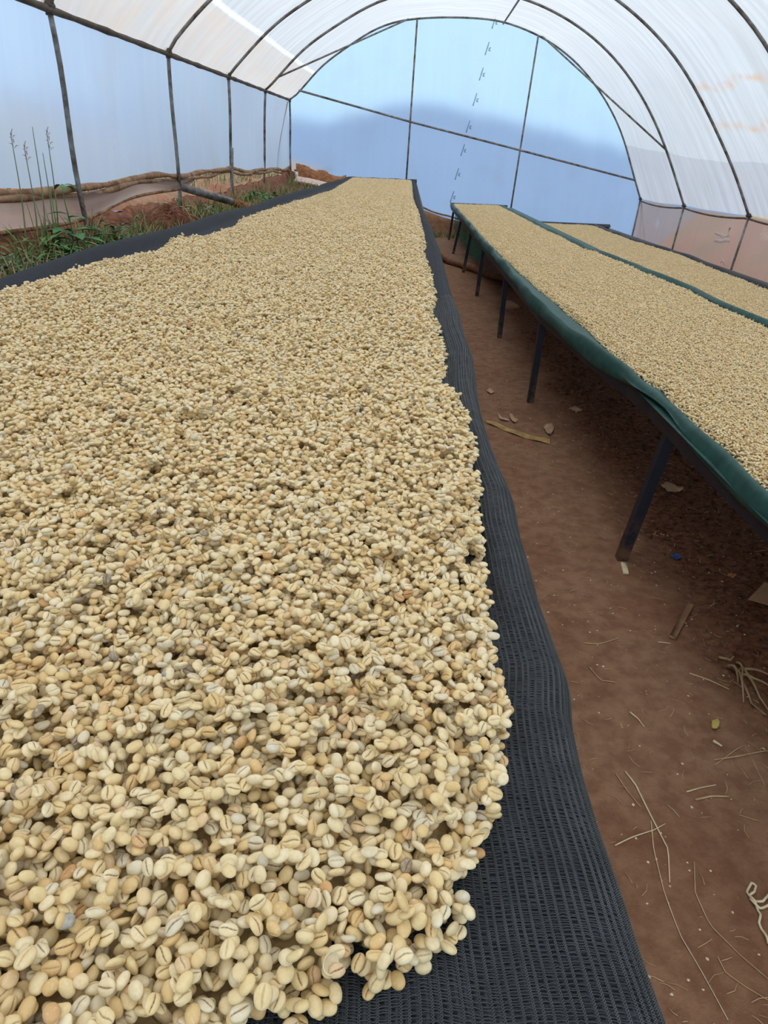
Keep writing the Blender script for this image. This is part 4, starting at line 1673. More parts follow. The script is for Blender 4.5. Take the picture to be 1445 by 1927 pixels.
# long steel angle under the net, with the legs, follows the real edge
mb = MB()
ysb = np.arange(0.4, T2_END, 0.3)
for zc, hz, dx, wx in ((T2Z - 0.08, 0.07, 0.016, 0.008), (T2Z - 0.05, 0.006, 0.045, 0.05)):
    v, f = [], []
    for y in ysb:
        xe = float(t2_edge(np.array(y))) + dx
        v += [(xe - wx / 2, y, zc - hz / 2), (xe + wx / 2, y, zc - hz / 2), (xe + wx / 2, y, zc + hz / 2), (xe - wx / 2, y, zc + hz / 2)]
    for i in range(len(ysb) - 1):
        f += [(i * 4 + k, i * 4 + (k + 1) % 4, i * 4 + 4 + (k + 1) % 4, i * 4 + 4 + k) for k in range(4)]
    f += [(3, 2, 1, 0), tuple(len(v) - 4 + k for k in range(4))]
    mb.add(v, f)
mb.build('side_beam', M_PAINT, table, False)
LEGS2 = [(1155, 1050), (988, 760), (932, 637), (890, 560), (865, 515), (846, 480), (837, 450)]
for i, (x, y) in enumerate(LEGS2):
    f2 = at_z(x + 4, y - 2, 0.0)
    if i == 6:
        f2[1] = 17.2
    gz = float(ground_z(f2[0], f2[1]))
    tp = np.array([float(t2_edge(np.array(f2[1]))) + 0.045, f2[1], T2Z - 0.06])
    bt = np.array([f2[0] + 0.02, f2[1], gz - 0.03])
    w = 0.046
    vs = [p + np.array([sx * w / 2, sy * w / 2, 0]) for p in (bt, tp) for sx, sy in ((-1, -1), (1, -1), (1, 1), (-1, 1))]
    mesh_obj('leg', vs, [(0, 1, 5, 4), (1, 2, 6, 5), (2, 3, 7, 6), (3, 0, 4, 7), (3, 2, 1, 0), (4, 5, 6, 7)], M_PAINT, table, False)
    MB().box((2.36, f2[1], (T2Z - 0.06) / 2), (0.046, 0.046, T2Z - 0.04)).build('leg', M_PAINT, table, False)
for y in (2.33, 2.6, 3.55, 4.55, 1.9, 6.5, 8.6):
    x0 = float(t2_edge(np.array(y))) + 0.03
    MB().box(((x0 + 2.36) / 2, y, T2Z - 0.085), (2.36 - x0, 0.035, 0.035)).build('cross_beam', M_PAINT, table, False)
for x in np.linspace(1.25, 2.2, 5):
    MB().box((x, 9.2, T2Z - 0.055), (0.02, 17.4, 0.02)).build('support_bar', M_PAINT, table, False)
rows = []
for x in np.linspace(1.1, 2.42, 4):
    rows.append([(x, y, T2Z - 0.035) for y in ys2])
grid_obj('bed_net', np.array(rows), M_NET_GREEN, table, np.array(rows)[..., :2])
# gauze flaps hanging at the far end and between two legs
rows = []
for y in np.linspace(9.8, 17.6, 40):
    x = float(t2_edge(np.array(y))) + 0.09
    zb = np.interp(y, [9.8, 10.6, 12, 17.6], [0.5, 0.30, 0.26, 0.2]) + 0.02 * math.sin(y * 3)
    rows.append([(x + 0.03 * math.sin(y * 4 + t * 2) * t, y, T2Z - 0.06 - (T2Z - 0.06 - zb) * t) for t in np.linspace(0, 1, 8)])
tag(grid_obj('net_flap', np.array(rows), M_GAUZE, table), 'see-through green gauze hanging at the far end')
rows = []
for y in np.linspace(5.2, 6.9, 24):
    x = float(t2_edge(np.array(y))) + 0.005
    dz = 0.07 * math.sin((y - 5.2) / 1.7 * math.pi) ** 0.7 + 0.01
    rows.append([(x + 0.03 * t, y, T2Z - 0.055 - dz * t) for t in np.linspace(0, 1, 6)])
tag(grid_obj('net_flap', np.array(rows), M_GAUZE, table), 'pale green sagging fold of net')

# table 3
T3Z = 0.42
T3_END = 17.5
R3_PIX = [(1120, 427), (1165, 443), (1200, 456), (1250, 470), (1290, 483), (1330, 500), (1360, 512), (1445, 545)]
R3W = [at_z(x, y, T3Z) for x, y in R3_PIX]
O3W = [at_z(x, y, T3Z + 0.02) for x, y in ((1125, 424), (1190, 443), (1290, 471), (1370, 503), (1445, 531))]
R3W, O3W = [p for p in R3W if p[1] < T3_END - 0.5], [p for p in O3W if p[1] < T3_END - 0.5]
t3_right = lambda Y: poly(Y, [(p[1], p[0]) for p in R3W]) + 0.012 * fbm(Y * 6, 0 * Y, 14.1, 2)
t3_outer = lambda Y: poly(Y, [(p[1], p[0]) for p in O3W])
t3_dist = lambda X, Y: np.minimum(np.minimum(X - 2.98 - 0.01 * fbm(Y * 7, 0 * Y, 13.1, 2), t3_right(Y) - X), np.minimum(Y - 1.0, T3_END - 0.06 - Y))


def heap3(X, Y):
    t = np.clip(t3_dist(X, Y) / 0.05, 0, 1) ** 0.6
    return T3Z - 0.022 + t * (0.022 + 1.6 * undul(X + 7, Y))


NET_FLOOR[0] = T3Z - 0.021
(pp, pe, pq), (sp, se, ss, sk) = fill_bed(2.9, 4.95, 2.1, T3_END, t3_dist, heap3, np.random.default_rng(6))
instancer('coffee_beans', pp, pe, np.ones(len(pp)), pq, SRC_PATCH, 'coffee beans spread over the lowest table beside the muddy film wall')
instancer('coffee_beans', sp, se, ss, sk, SRC_BEAN, 'coffee beans along the margins of the lowest table')
heap_core('coffee_bean_layer', 2.9, 4.9, 0, 0, t3_dist, heap3, 0.0150, 50, axis((2.0, T3_END, 0.12)), 'lower layer of beans on the lowest table', T3Z - 0.022)
t3 = empty('drying_table', (3.9, 10.0, -0.35), 'lowest drying table with charcoal net edging, beside the muddy film wall', 'table')
ys3 = axis((2.0, T3_END, 0.12))
for side in (0, 1):
    rows = []
    for y in ys3:
        if side == 0:
            xi, xo, sg = 2.99, 2.93, -1
        else:
            xi = float(t3_right(np.array(y)))
            xo, sg = xi + 0.05, 1
        rows.append([(xi - sg * 0.2, y, T3Z - 0.024), (xi, y, T3Z - 0.02), (xo - sg * 0.03, y, T3Z + 0.0), (xo - sg * 0.01, y, T3Z + 0.028 + 0.006 * math.sin(y * 5)), (xo + sg * 0.02, y, T3Z + 0.02), (xo + sg * 0.03, y, T3Z - 0.09)])
    S3 = refine(np.array(rows), 2)
    grid_obj('net_edge', S3, M_NET_DARK, t3, S3[..., :2])
rows = [[(x, T3_END - 0.1, T3Z - 0.02), (x, T3_END - 0.03, T3Z + 0.03), (x, T3_END, T3Z + 0.03), (x, T3_END + 0.02, T3Z - 0.08)] for x in np.linspace(2.95, 4.6, 20)]
grid_obj('net_edge', refine(np.array(rows), 2), M_NET_DARK, t3, refine(np.array(rows), 2)[..., :2])
grid_obj('bed_net', np.array([[(x, y, T3Z - 0.04) for y in ys3] for x in (2.95, 4.6)]), M_NET_DARK, t3)
for y in (3.0, 6.0, 9.0, 12.0, 15.0, 17.2):
    for x in (3.0, 4.5):
        gz = float(ground_z(np.array(x), np.array(y)))
        MB().box((x, y, (gz + T3Z - 0.05) / 2), (0.045, 0.045, T3Z - 0.05 - gz + 0.04)).build('leg', M_PAINT, t3, False)
    MB().box((3.75, y, T3Z - 0.065), (1.5, 0.035, 0.035)).build('cross_beam', M_PAINT, t3, False)

# ------------------------------------------------------------------ litter on the aisle floor


def gpt(px, py, dz=0.0):
    p = at_z(px, py, 0.0)
    for _ in range(3):
        p = at_z(px, py, float(ground_z(p[0], p[1])) + dz)
    return p


def stalk(pix, rad, mat, label, name='straw_stalk', dz=0.003, sides=6):
    pts = [gpt(x, y, dz) for x, y in pix]
    pts = resample(np.array(pts), max(6, len(pts) * 3))
    for q in pts:
        q[2] = float(ground_z(q[0], q[1])) + dz
    rr = np.linspace(rad, rad * 0.6, len(pts))
    o = MB().tube(pts, list(rr), sides).build(name, mat, loc=tuple(pts[0]))
    return tag(o, label, 'straw' if name == 'straw_stalk' else name.replace('_', ' '))


stalk([(1176, 1452), (1195, 1475), (1222, 1530), (1257, 1598), (1260, 1660)], 0.0028, M_STRAW_PALE, 'bent thick straw stalk in the aisle beside the black net')
stalk([(1225, 1545), (1230, 1600), (1250, 1680), (1280, 1760), (1320, 1828), (1370, 1920)], 0.0014, M_STRAW_PALE, 'long thin curved straw running towards the lower end of the aisle')
stalk([(1157, 1591), (1190, 1575), (1230, 1562), (1252, 1550)], 0.0018, M_STRAW_PALE, 'short pale straw crossing under the bent stalk')
stalk([(1158, 1455), (1180, 1488), (1205, 1518)], 0.0018, M_STRAW, 'brown straw beside the top of the bent stalk')
stalk([(1306, 1622), (1308, 1680), (1335, 1740), (1390, 1795), (1445, 1842)], 0.0016, M_STRAW, 'long brown twig curving beside the string')
stalk([(1350, 1800), (1365, 1830), (1400, 1855), (1445, 1882)], 0.0014, M_STRAW, 'thin curled twig near the lower right corner of the aisle')
stalk([(1308, 1505), (1340, 1498), (1372, 1499)], 0.0032, M_STRAW, 'thick short straw lying level in the aisle')
stalk([(1292, 1490), (1320, 1482), (1347, 1477)], 0.0022, M_STRAW_PALE, 'slim pale straw just behind the thick short one')
stalk([(1343, 1430), (1390, 1423), (1445, 1412)], 0.0022, M_STRAW, 'straw reaching to the right edge near the yellow peel')
stalk([(1297, 1267), (1335, 1280), (1372, 1297)], 0.0030, M_STRAW, 'dry stem lying before the split stick')
stalk([(1108, 1255), (1130, 1280), (1160, 1284)], 0.0020, M_STRAW, 'slender straw on bare soil beside the net edge')
stalk([(1185, 1340), (1200, 1352), (1212, 1368)], 0.0030, M_STRAW_PALE, 'short pale stem piece on the bare path')
stalk([(1100, 1210), (1125, 1212), (1142, 1208), (1165, 1200)], 0.0024, M_STRAW, 'crooked straw on the path left of the split stick')
stalk([(1238, 1208), (1262, 1211)], 0.0026, M_STRAW_PALE, 'small straw touching the lower end of the split stick')
stalk([(1345, 1440), (1400, 1400), (1440, 1480)], 0.0014, M_STRAW, 'thin bent grass stem near the dry root clump')

# split stick, chip, cardboard
a, b = gpt(1264, 1203), gpt(1298, 1141)
d = Vector(b - a)
rot = Matrix((d.normalized(), Vector((0, 0, 1)).cross(d.normalized()), Vector((0, 0, 1)))).transposed()
o = MB().box((a + b) / 2 + np.array([0, 0, 0.008]), (d.length, 0.026, 0.012), rot).build('wooden_stick', M_WOOD, loc=tuple((a + b) / 2))
tag(o, 'flat split stick of brown wood lying on the aisle floor', 'stick')
a, b = gpt(1173, 1063), gpt(1177, 1081)
d = Vector(b - a)
rot = Matrix((d.normalized(), Vector((0, 0, 1)).cross(d.normalized()), Vector((0, 0, 1)))).transposed()
o = MB().box((a + b) / 2 + np.array([0, 0, 0.007]), (d.length * 1.1, 0.024, 0.01), rot).build('wood_chip', M_STRAW_PALE, loc=tuple((a + b) / 2))
tag(o, 'small pale wood chip at the foot of the nearest table leg', 'wood chip')
cp = [gpt(1406, 1134), gpt(1435, 1107), gpt(1475, 1132), gpt(1462, 1166)]
top_ = [c + np.array([0, 0, 0.02 + 0.012 * i]) for i, c in enumerate(cp)]
bot_ = [c + np.array([0, 0, 0.014 + 0.012 * i]) for i, c in enumerate(cp)]
o = mesh_obj('cardboard_piece', top_ + bot_, [(0, 1, 2, 3), (7, 6, 5, 4), (0, 4, 5, 1), (1, 5, 6, 2), (2, 6, 7, 3), (3, 7, 4, 0)], M_CARD, smooth=False, loc=tuple(cp[0]))
tag(o, 'brown cardboard piece lying under the green-netted table', 'cardboard')


def leaf_piece(pix, mat, name, label, cat, lift=0.012, thick=0.003, seed=1):
    """curled flat scrap outlined on the ground, with a raised, wavy middle"""
    rim = resample(np.array([gpt(*p) for p in pix + [pix[0]]]), 17)[:-1]
    c = rim.mean(0)
    r = np.random.default_rng(seed)
    vs, fs = [], []
    n = len(rim)
    rings = (1.0, 0.66, 0.33)
    for lay in (0, 1):
        for q, s in enumerate(rings):
            for k in range(n):
                p = c + (rim[k] - c) * s
                z = 0.004 + lift * (1 - s) * 0.5 + lift * 0.6 * abs(math.sin(k * 1.3 + seed)) * s
                vs.append((p[0], p[1], float(ground_z(p[0], p[1])) + z + thick * lay))
        vs.append((c[0], c[1], float(ground_z(c[0], c[1])) + 0.004 + lift * 0.5 + thick * lay))
    L = 3 * n + 1
    for lay in (0, 1):
        o_ = lay * L
        for q in range(2):
            for k in range(n):
                k2 = (k + 1) % n
                f = (o_ + q * n + k, o_ + q * n + k2, o_ + (q + 1) * n + k2, o_ + (q + 1) * n + k)
                fs.append(f)
        for k in range(n):
            fs.append((o_ + 2 * n + k, o_ + 2 * n + (k + 1) % n, o_ + 3 * n))
    for k in range(n):
        fs.append((k, (k + 1) % n, L + (k + 1) % n, L + k))
    return tag(mesh_obj(name, vs, fs, mat, loc=tuple(c)), label, cat)


leaf_piece([(1242, 916), (1255, 910), (1270, 918), (1288, 922), (1280, 928), (1265, 930), (1252, 925)], M_DRYLEAF, 'dry_leaf', 'pale curled dry leaf under the green-netted table', 'leaf', 0.02, seed=2)
leaf_piece([(915, 737), (922, 732), (930, 741), (922, 743)], M_DRYLEAF, 'dry_leaf', 'small pale dry leaf beside the black net, behind the yellowed strip', 'leaf', 0.015, seed=3)
leaf_piece([(957, 783), (962, 780), (968, 791), (976, 794), (967, 798), (961, 792)], M_DRYLEAF, 'dry_leaf', 'forked dry leaf scrap lying just behind the yellowed strip', 'leaf', 0.02, seed=4)
leaf_piece([(936, 780), (940, 786), (955, 791), (960, 794), (948, 793), (939, 790)], M_DRYLEAF, 'dry_leaf', 'thin curved dry leaf sliver behind the yellowed strip', 'leaf', 0.012, seed=5)
leaf_piece([(1022, 806), (1034, 800), (1042, 806), (1040, 816), (1034, 822), (1026, 816)], M_DRYLEAF, 'dry_leaf', 'crumpled brown leaf at the end of the yellowed strip', 'leaf', 0.03, seed=6)
leaf_piece([(1070, 772), (1082, 768), (1096, 775), (1084, 779)], M_DRYLEAF, 'dry_leaf', 'reddish dry leaf under the table between two legs', 'leaf', 0.02, seed=16)
pts = [gpt(*p, 0.006) for p in ((915, 793), (935, 800), (960, 811), (985, 819), (1010, 826), (1034, 831))]
pts = resample(np.array(pts), 16)
mb = MB()
n = len(pts)
vs, fs = [], []
for i, p in enumerate(pts):
    w = 0.052 * (0.55 + 0.45 * math.sin(min(1, (i + 2) / 8) * math.pi / 2))
    for k in range(7):
        a = -1 + k / 3
        vs.append((p[0] + 0.02 * a * w * 4, p[1] + a * w * 0.75, p[2] + 0.012 * (1 - a * a) + 0.004 * math.sin(i * 1.1 + k)))
for i in range(n - 1):
    fs += [(i * 7 + k, i * 7 + k + 1, (i + 1) * 7 + k + 1, (i + 1) * 7 + k) for k in range(6)]
tag(mesh_obj('leaf_strip', vs, fs, M_BANANA, loc=tuple(pts[0])), 'long yellowed leaf sheath lying across the aisle beside the black net', 'leaf')
leaf_piece([(1338, 1361), (1345, 1357), (1352, 1359), (1352, 1370), (1346, 1376), (1338, 1374)], M_YELLOW, 'fruit_peel', 'small rounded yellow peel on the aisle soil', 'peel', 0.012, seed=7)
stalk([(1342, 1394), (1352, 1400), (1358, 1404)], 0.005, M_STRAW_PALE, 'stubby cream stem piece before the yellow peel', 'stem_piece', 0.005)
leaf_piece([(1262, 1047), (1272, 1045), (1282, 1051), (1274, 1056), (1265, 1053)], M_BLUE, 'plastic_scrap', 'blue plastic scrap half buried under the table', 'scrap', 0.012, seed=8)
leaf_piece([(1367, 1086), (1374, 1082), (1385, 1087), (1376, 1092)], M_ORANGE, 'brick_shard', 'orange shard on the dark soil before the cardboard', 'shard', 0.02, seed=9)

# cream string in loose loops at the right edge
pix = [(1445, 1778), (1436, 1755), (1427, 1738), (1430, 1722), (1420, 1700), (1410, 1690), (1405, 1678), (1413, 1664), (1422, 1668), (1418, 1682), (1408, 1688), (1420, 1696),
       (1434, 1700), (1440, 1692), (1452, 1676), (1460, 1690), (1446, 1706), (1428, 1710), (1416, 1702), (1410, 1694)]
pts = resample(np.array([gpt(*p, 0.004) for p in pix]), 60)
pts[:, 2] += 0.004 * (1 + np.sin(np.arange(60) * 0.9))
tag(MB().tube(pts, 0.0030, 6).build('string', M_STRING, loc=tuple(pts[0])), 'loose loops of cream string on the aisle floor', 'string')

# stone and log under the table
c = gpt(957, 578)
vs, fs = [], []
for i in range(8):
    el = -0.3 + (math.pi / 2 + 0.3) * i / 7
    for k in range(14):
        az = 2 * math.pi * k / 14
        s = 1 + 0.14 * math.sin(az * 2 + i) + 0.08 * math.sin(az * 3 + 1)
        vs.append((c[0] + 0.11 * s * math.cos(el) * math.cos(az), c[1] + 0.09 * s * math.cos(el) * math.sin(az), c[2] + 0.075 * math.sin(el) * (1 + 0.1 * math.sin(az))))
for i in range(7):
    fs += [(i * 14 + k, i * 14 + (k + 1) % 14, (i + 1) * 14 + (k + 1) % 14, (i + 1) * 14 + k) for k in range(14)]
fs.append(tuple(range(13, -1, -1)))
tag(mesh_obj('stone', vs, fs, M_STONE, loc=tuple(c)), 'dusty rounded stone on the soil under the green-netted table', 'stone')
lg = [gpt(x, y, 0.05) for x, y in ((826, 480), (842, 490), (880, 503), (920, 517), (968, 531), (1010, 545))]
lg = resample(np.array(lg), 24)
for i, q in enumerate(lg):
    q[2] = float(ground_z(q[0], q[1])) + 0.055 + 0.008 * math.sin(i * 0.8)
tag(MB().tube(lg, [0.06 + 0.006 * math.sin(i * 1.4) for i in range(24)], 12).build('wooden_log', M_LOG, loc=tuple(lg[0])), 'long brown log lying on the ground beneath the far part of the table', 'log')

# dry root clump at the right edge of the aisle
c = gpt(1400, 1275)
clump = empty('dry_root_clump', tuple(c), 'tangle of dry grey-brown roots at the right side of the aisle', 'roots')
for k, pix in enumerate(([(1385, 1262), (1395, 1290), (1412, 1330), (1440, 1348)], [(1395, 1258), (1405, 1285), (1425, 1320), (1445, 1340)], [(1370, 1255), (1385, 1280), (1398, 1325)],
                         [(1390, 1262), (1420, 1268), (1450, 1275)], [(1388, 1270), (1415, 1290), (1455, 1300)], [(1368, 1258), (1378, 1275), (1388, 1290)], [(1352, 1240), (1372, 1250), (1380, 1238)], [(1385, 1250), (1392, 1268), (1396, 1282)])):
    pts = resample(np.array([gpt(*p) for p in pix]), 10)
    pts[:, 2] += 0.006 + 0.012 * np.sin(np.linspace(0, math.pi, 10)) * (1 + k % 3)
    MB().tube(pts, list(np.linspace(0.006, 0.0025, 10)), 6).build('root', M_DRYGRASS, clump)

# scattered chaff and short straw: nobody could count it
r = np.random.default_rng(77)
mb = MB()
for _ in range(900):
    x, y = r.uniform(0.45, 2.2), 0.75 + 5.0 * r.random() ** 1.5
    L = r.uniform(0.006, 0.05) * (1.5 if r.random() < 0.15 else 1)
    a = r.uniform(0, math.pi)
    bnd = r.uniform(-0.3, 0.3)
    pts = []
    for t in (-1, 0, 1):
        qx, qy = x + math.cos(a) * t * L / 2 - math.sin(a) * bnd * L * (1 - t * t) / 2, y + math.sin(a) * t * L / 2 + math.cos(a) * bnd * L * (1 - t * t) / 2
        pts.append((qx, qy, float(ground_z(qx, qy)) + 0.0022))
    mb.tube(pts, r.uniform(0.0005, 0.0013), 4)
tag(mb.build('straw_litter', M_STRAW), 'short broken straw scattered over the aisle soil', 'straw', kind='stuff')
mb = MB()
for _ in range(700):
    x, y = r.uniform(0.4, 2.1), 0.75 + 5.5 * r.random() ** 1.4
    s = r.uniform(0.0015, 0.005)
    z = float(ground_z(x, y))
    v = [(x + s * r.uniform(0.6, 1.2) * math.cos(a), y + s * r.uniform(0.6, 1.2) * math.sin(a), z + 0.0005) for a in np.arange(6) * math.pi / 3]
    mb.add(v + [(x, y, z + s * 0.8)], [(i, (i + 1) % 6, 6) for i in range(6)])
tag(mb.build('chaff_litter', M_STRAW_PALE), 'pale chips and chaff dotted over the aisle soil', 'chaff', kind='stuff')
mb = MB()
for _ in range(1500):
    x, y = r.uniform(1.2, 2.4), 0.8 + 7 * r.random() ** 1.3
    s = r.uniform(0.006, 0.03) * (0.6 + 0.1 * y)
    z = float(ground_z(x, y))
    v = []
    for lev, rad in ((-0.3, 1.0), (0.35, 0.8)):
        v += [(x + s * rad * r.uniform(0.7, 1.2) * math.cos(a), y + s * rad * r.uniform(0.7, 1.2) * math.sin(a), z + s * lev * r.uniform(0.7, 1.1)) for a in np.arange(5) * math.pi * 0.4]
    v.append((x, y, z + s * 0.6))
    mb.add(v, [(i, (i + 1) % 5, 5 + (i + 1) % 5, 5 + i) for i in range(5)] + [(5 + i, 5 + (i + 1) % 5, 10) for i in range(5)])
tag(mb.build('soil_clods', M_SOIL), 'dark crumbly clods of soil under the green-netted table', 'soil', kind='stuff')

# ------------------------------------------------------------------ left margin: weeds, pipe, debris


def lground(x, y):
    return float(ground_z(np.array(x), np.array(y)))


def lpt(px, py, X):
    """point on the plane x = X seen at a pixel"""
    rr = ray(px, py)
    return CAM + rr * ((X - CAM[0]) / rr[0])


# fallen pipe and the stake
p0, p1 = lpt(345, 353, -2.66), lpt(497, 398, -2.0)
pm = p0 + (p1 - p0) * 0.56
for q in (p0, pm, p1):
    pass
tube_ = empty('fallen_pipe', tuple(p0), 'fallen steel pipe slanting from the left posts to the bed, rusty at its lower end', 'pipe')
MB().tube([p0, pm], 0.045, 12).build('pipe_body', M_PIPE, tube_)
tag(MB().tube([pm, p1], 0.047, 12).build('rusty_end', M_ORSHEET, tube_), 'rusty brown lower length of the pipe')
sx = at_y(437, 278, 11.9)
MB2 = MB().tube([sx, at_y(437, 345, 11.9), (sx[0] - 0.03, 11.9, lground(sx[0], 11.9) - 0.04)], 0.02, 8)
tag(MB2.build('stake', M_PIPE, loc=tuple(sx)), 'thin grey stake standing before the third post', 'stake')

# debris at the far left corner
base_pts = [at_y(x, y, 17.9) for x, y in ((556, 322), (580, 328), (605, 336), (625, 342), (650, 346))]
rows = []
rr3 = np.random.default_rng(9)
for i, q in enumerate(resample(np.array(base_pts), 26)):
    hgt = 0.13 + 0.03 * math.sin(i * 0.55) + rr3.uniform(0, 0.03)
    rows.append([(q[0], q[1] + 0.25, q[2] + hgt * 0.5), (q[0] + rr3.uniform(-.03, .03), q[1] + 0.16, q[2] + hgt), (q[0], q[1] + 0.08, q[2] + hgt * 0.72 + rr3.uniform(-.03, .03)),
                 (q[0] + rr3.uniform(-.03, .03), q[1] - 0.02, q[2] + hgt * 0.35), (q[0], q[1] - 0.14, q[2] - 0.12)])
tag(grid_obj('torn_sheet', np.array(rows), M_ORSHEET, loc=tuple(rows[0][0])), 'crumpled rust-brown sheet heaped along the foot of the end wall', 'sheet')
q0, q1 = at_y(556, 338, 17.2), at_y(612, 350, 17.2)
mb = MB().strip([q0, (q0 + q1) / 2 + np.array([0, 0, 0.01]), q1], 0.35, (0, 1, 0.25), 0.03)
tag(mb.build('pale_board', M_PALEBOARD, smooth=False, loc=tuple(q0)), 'pale pinkish board lying before the rust-brown sheet', 'board')
q0 = at_y(558, 336, 17.6)
tag(MB().tube([q0, q0 + np.array([0, 0, 0.14])], 0.035, 12).build('white_pipe_stub', M_WHITE, loc=tuple(q0)), 'short white plastic pipe stub in the far left corner', 'pipe')


def blade(mb, base, h, lean, az, w=0.008, curl=0.5, n=6):
    pts, ws = [], []
    for i in range(n):
        t = i / (n - 1)
        o_ = lean * h * t ** (1 + curl)
        pts.append((base[0] + math.cos(az) * o_, base[1] + math.sin(az) * o_, base[2] + h * t * (1 - 0.3 * lean * t)))
        ws.append(w * (1 - t) ** 0.6 + 0.0006)
    mb.strip(pts, ws, (-math.sin(az), math.cos(az), 0.001))


def leaf(base, L, wd_, az, droop, nm, parent, mat):
    """pointed leaf with a folded midrib"""
    vs, fs = [], []
    n = 7
    for i in range(n):
        t = i / (n - 1)
        w = wd_ * math.sin(math.pi * min(1, t * 0.93 + 0.05)) ** 0.8
        x = L * t
        z = 0.35 * L * t - droop * L * t * t
        for s in (-1, 0, 1):
            vs.append((base[0] + math.cos(az) * x - math.sin(az) * s * w * 0.5, base[1] + math.sin(az) * x + math.cos(az) * s * w * 0.5, base[2] + z + abs(s) * 0.12 * w))
    for i in range(n - 1):
        for k in (0, 1):
            fs.append((i * 3 + k, i * 3 + k + 1, (i + 1) * 3 + k + 1, (i + 1) * 3 + k))
    return mesh_obj(nm, vs, fs, mat, parent)


r = np.random.default_rng(31)


def tall_grass(pix_base, pix_top, X, label, mat, head=None, blades=4):
    b = lpt(*pix_base, X)
    t = lpt(*pix_top, X)
    t[1] = b[1] + (t[1] - b[1]) * 0.4
    b = np.array([X, b[1], lground(X, b[1]) - 0.01])
    e_ = empty('grass_stalk', tuple(b), label, 'grass')
    pts = [b + (t - b) * s + np.array([0.01 * math.sin(s * 4), 0, 0]) for s in np.linspace(0, 1, 10)]
    MB().tube(pts, list(np.linspace(0.006, 0.0025, 10)), 5).build('stem', M_GREEN3, e_)
    mb = MB()
    for _ in range(blades):
        blade(mb, b, np.linalg.norm(t - b) * r.uniform(0.25, 0.6), r.uniform(0.1, 0.5), r.uniform(0, 6.28), 0.012)
    mb.build('blades', mat, e_)['kind'] = 'stuff'
    if head:
        mb = MB()
        for q in range(head):
            z0 = t + np.array([0, 0, -0.012 * q])
            a = q * 2.4
            o_ = 0.02 + 0.03 * (q / head)
            c2 = z0 + np.array([math.cos(a) * o_ * 0.6, math.sin(a) * o_, 0.02])
            mb.tube([z0, (z0 + c2) / 2 + np.array([0, 0, 0.008]), c2], [0.0008, 0.0032, 0.001], 5)
        mb.build('seed_head', M_SEED, e_)
    return e_


tall_grass((62, 400), (56, 272), -2.62, 'tall grass stalk with a purplish seed head, nearest the left edge', M_GREEN, 10)
tall_grass((78, 400), (79, 240), -2.64, 'tallest bare green grass stalk before the left film', M_GREEN3, None, 3)
tall_grass((102, 398), (105, 246), -2.63, 'tall stalk with drooping seed head and side leaf, next to the first post', M_GREEN, 12)
tall_grass((92, 398), (94, 288), -2.60, 'shorter grass stalk between the two seed-headed ones', M_GREEN3, None, 3)
tall_grass((40, 410), (36, 250), -2.68, 'faint feathery grass stalk against the left film', M_DRYGRASS, 9, 2)

# leafy weed at the foot of the first post
b = lpt(135, 452, -2.45)
b[2] = lground(b[0], b[1])
wd1 = empty('leafy_weed', tuple(b), 'upright broad-leaved weed with green leaves beside the first post', 'weed')
tp = lpt(131, 345, -2.45)
tp[1] = b[1]
MB().tube([b + (tp - b) * s + np.array([0.01 * math.sin(s * 5), 0.01 * math.cos(s * 4), 0]) for s in np.linspace(0, 1, 8)], list(np.linspace(0.006, 0.003, 8)), 6).build('stem', M_GREEN2, wd1)
for i in range(18):
    s = [0.98, 0.97, 0.96, 0.95, 0.55, 0.5, 0.45, 0.3, 0.28, 0.25, 0.22, 0.2, 0.16, 0.14, 0.1, 0.08, 0.06, 0.04][i]
    L = (0.10 if s > 0.9 else 0.14) if s > 0.4 else r.uniform(0.18, 0.26)
    leaf(b + (tp - b) * s, L, L * 0.48, i * 2.4 + 0.3, 0.35 + 0.3 * (s > 0.9), 'leaf', wd1, M_GREEN2)


def low_clump(px, py, X, label, n, rad, hgt, mat, name='weed_clump', w=0.03, cat='weed'):
    c = lpt(px, py, X)
    c[2] = lground(c[0], c[1])
    e_ = empty(name, tuple(c), label, cat)
    for i in range(n):
        a = r.uniform(0, 6.28)
        q = r.uniform(0, rad)
        b = (c[0] + math.cos(a) * q, c[1] + math.sin(a) * q * 1.6, 0)
        b = np.array([b[0], b[1], lground(b[0], b[1]) + r.uniform(0, hgt * 0.5)])
        leaf(b, r.uniform(0.5, 1.0) * hgt, r.uniform(0.6, 1.2) * w, r.uniform(0, 6.28), r.uniform(0.0, 0.5), 'leaf', e_, mat)
    return e_


low_clump(100, 472, -2.28, 'bright green low weed clump beside the black net, before the first post', 170, 0.30, 0.09, M_GREEN2, w=0.022)
low_clump(128, 462, -2.38, 'dark broad-leaved clump between the bright clump and the first post', 40, 0.14, 0.15, M_GREEN2, w=0.05)
low_clump(205, 436, -2.45, 'dark feathery weed just behind the first post', 70, 0.2, 0.24, M_GREEN2, w=0.03)
low_clump(260, 437, -2.25, 'light green fern-like clump beyond the first post', 80, 0.34, 0.13, M_GREEN, w=0.03)
low_clump(20, 440, -2.42, 'grey-green weed clump at the left edge', 110, 0.25, 0.16, M_GREEN3, w=0.016)
low_clump(70, 425, -2.42, 'grassy green clump under the tall stalks', 60, 0.22, 0.30, M_GREEN, w=0.02, cat='grass', name='grass_clump')
low_clump(280, 380, -2.55, 'small green tuft under the muddy flap, before the second post', 50, 0.2, 0.22, M_GREEN, w=0.025)
low_clump(415, 390, -2.35, 'green weed patch around the fallen pipe', 80, 0.5, 0.12, M_GREEN, w=0.03)
low_clump(495, 370, -2.35, 'dark green weed clump at the fourth post', 90, 0.4, 0.22, M_GREEN2, w=0.05)
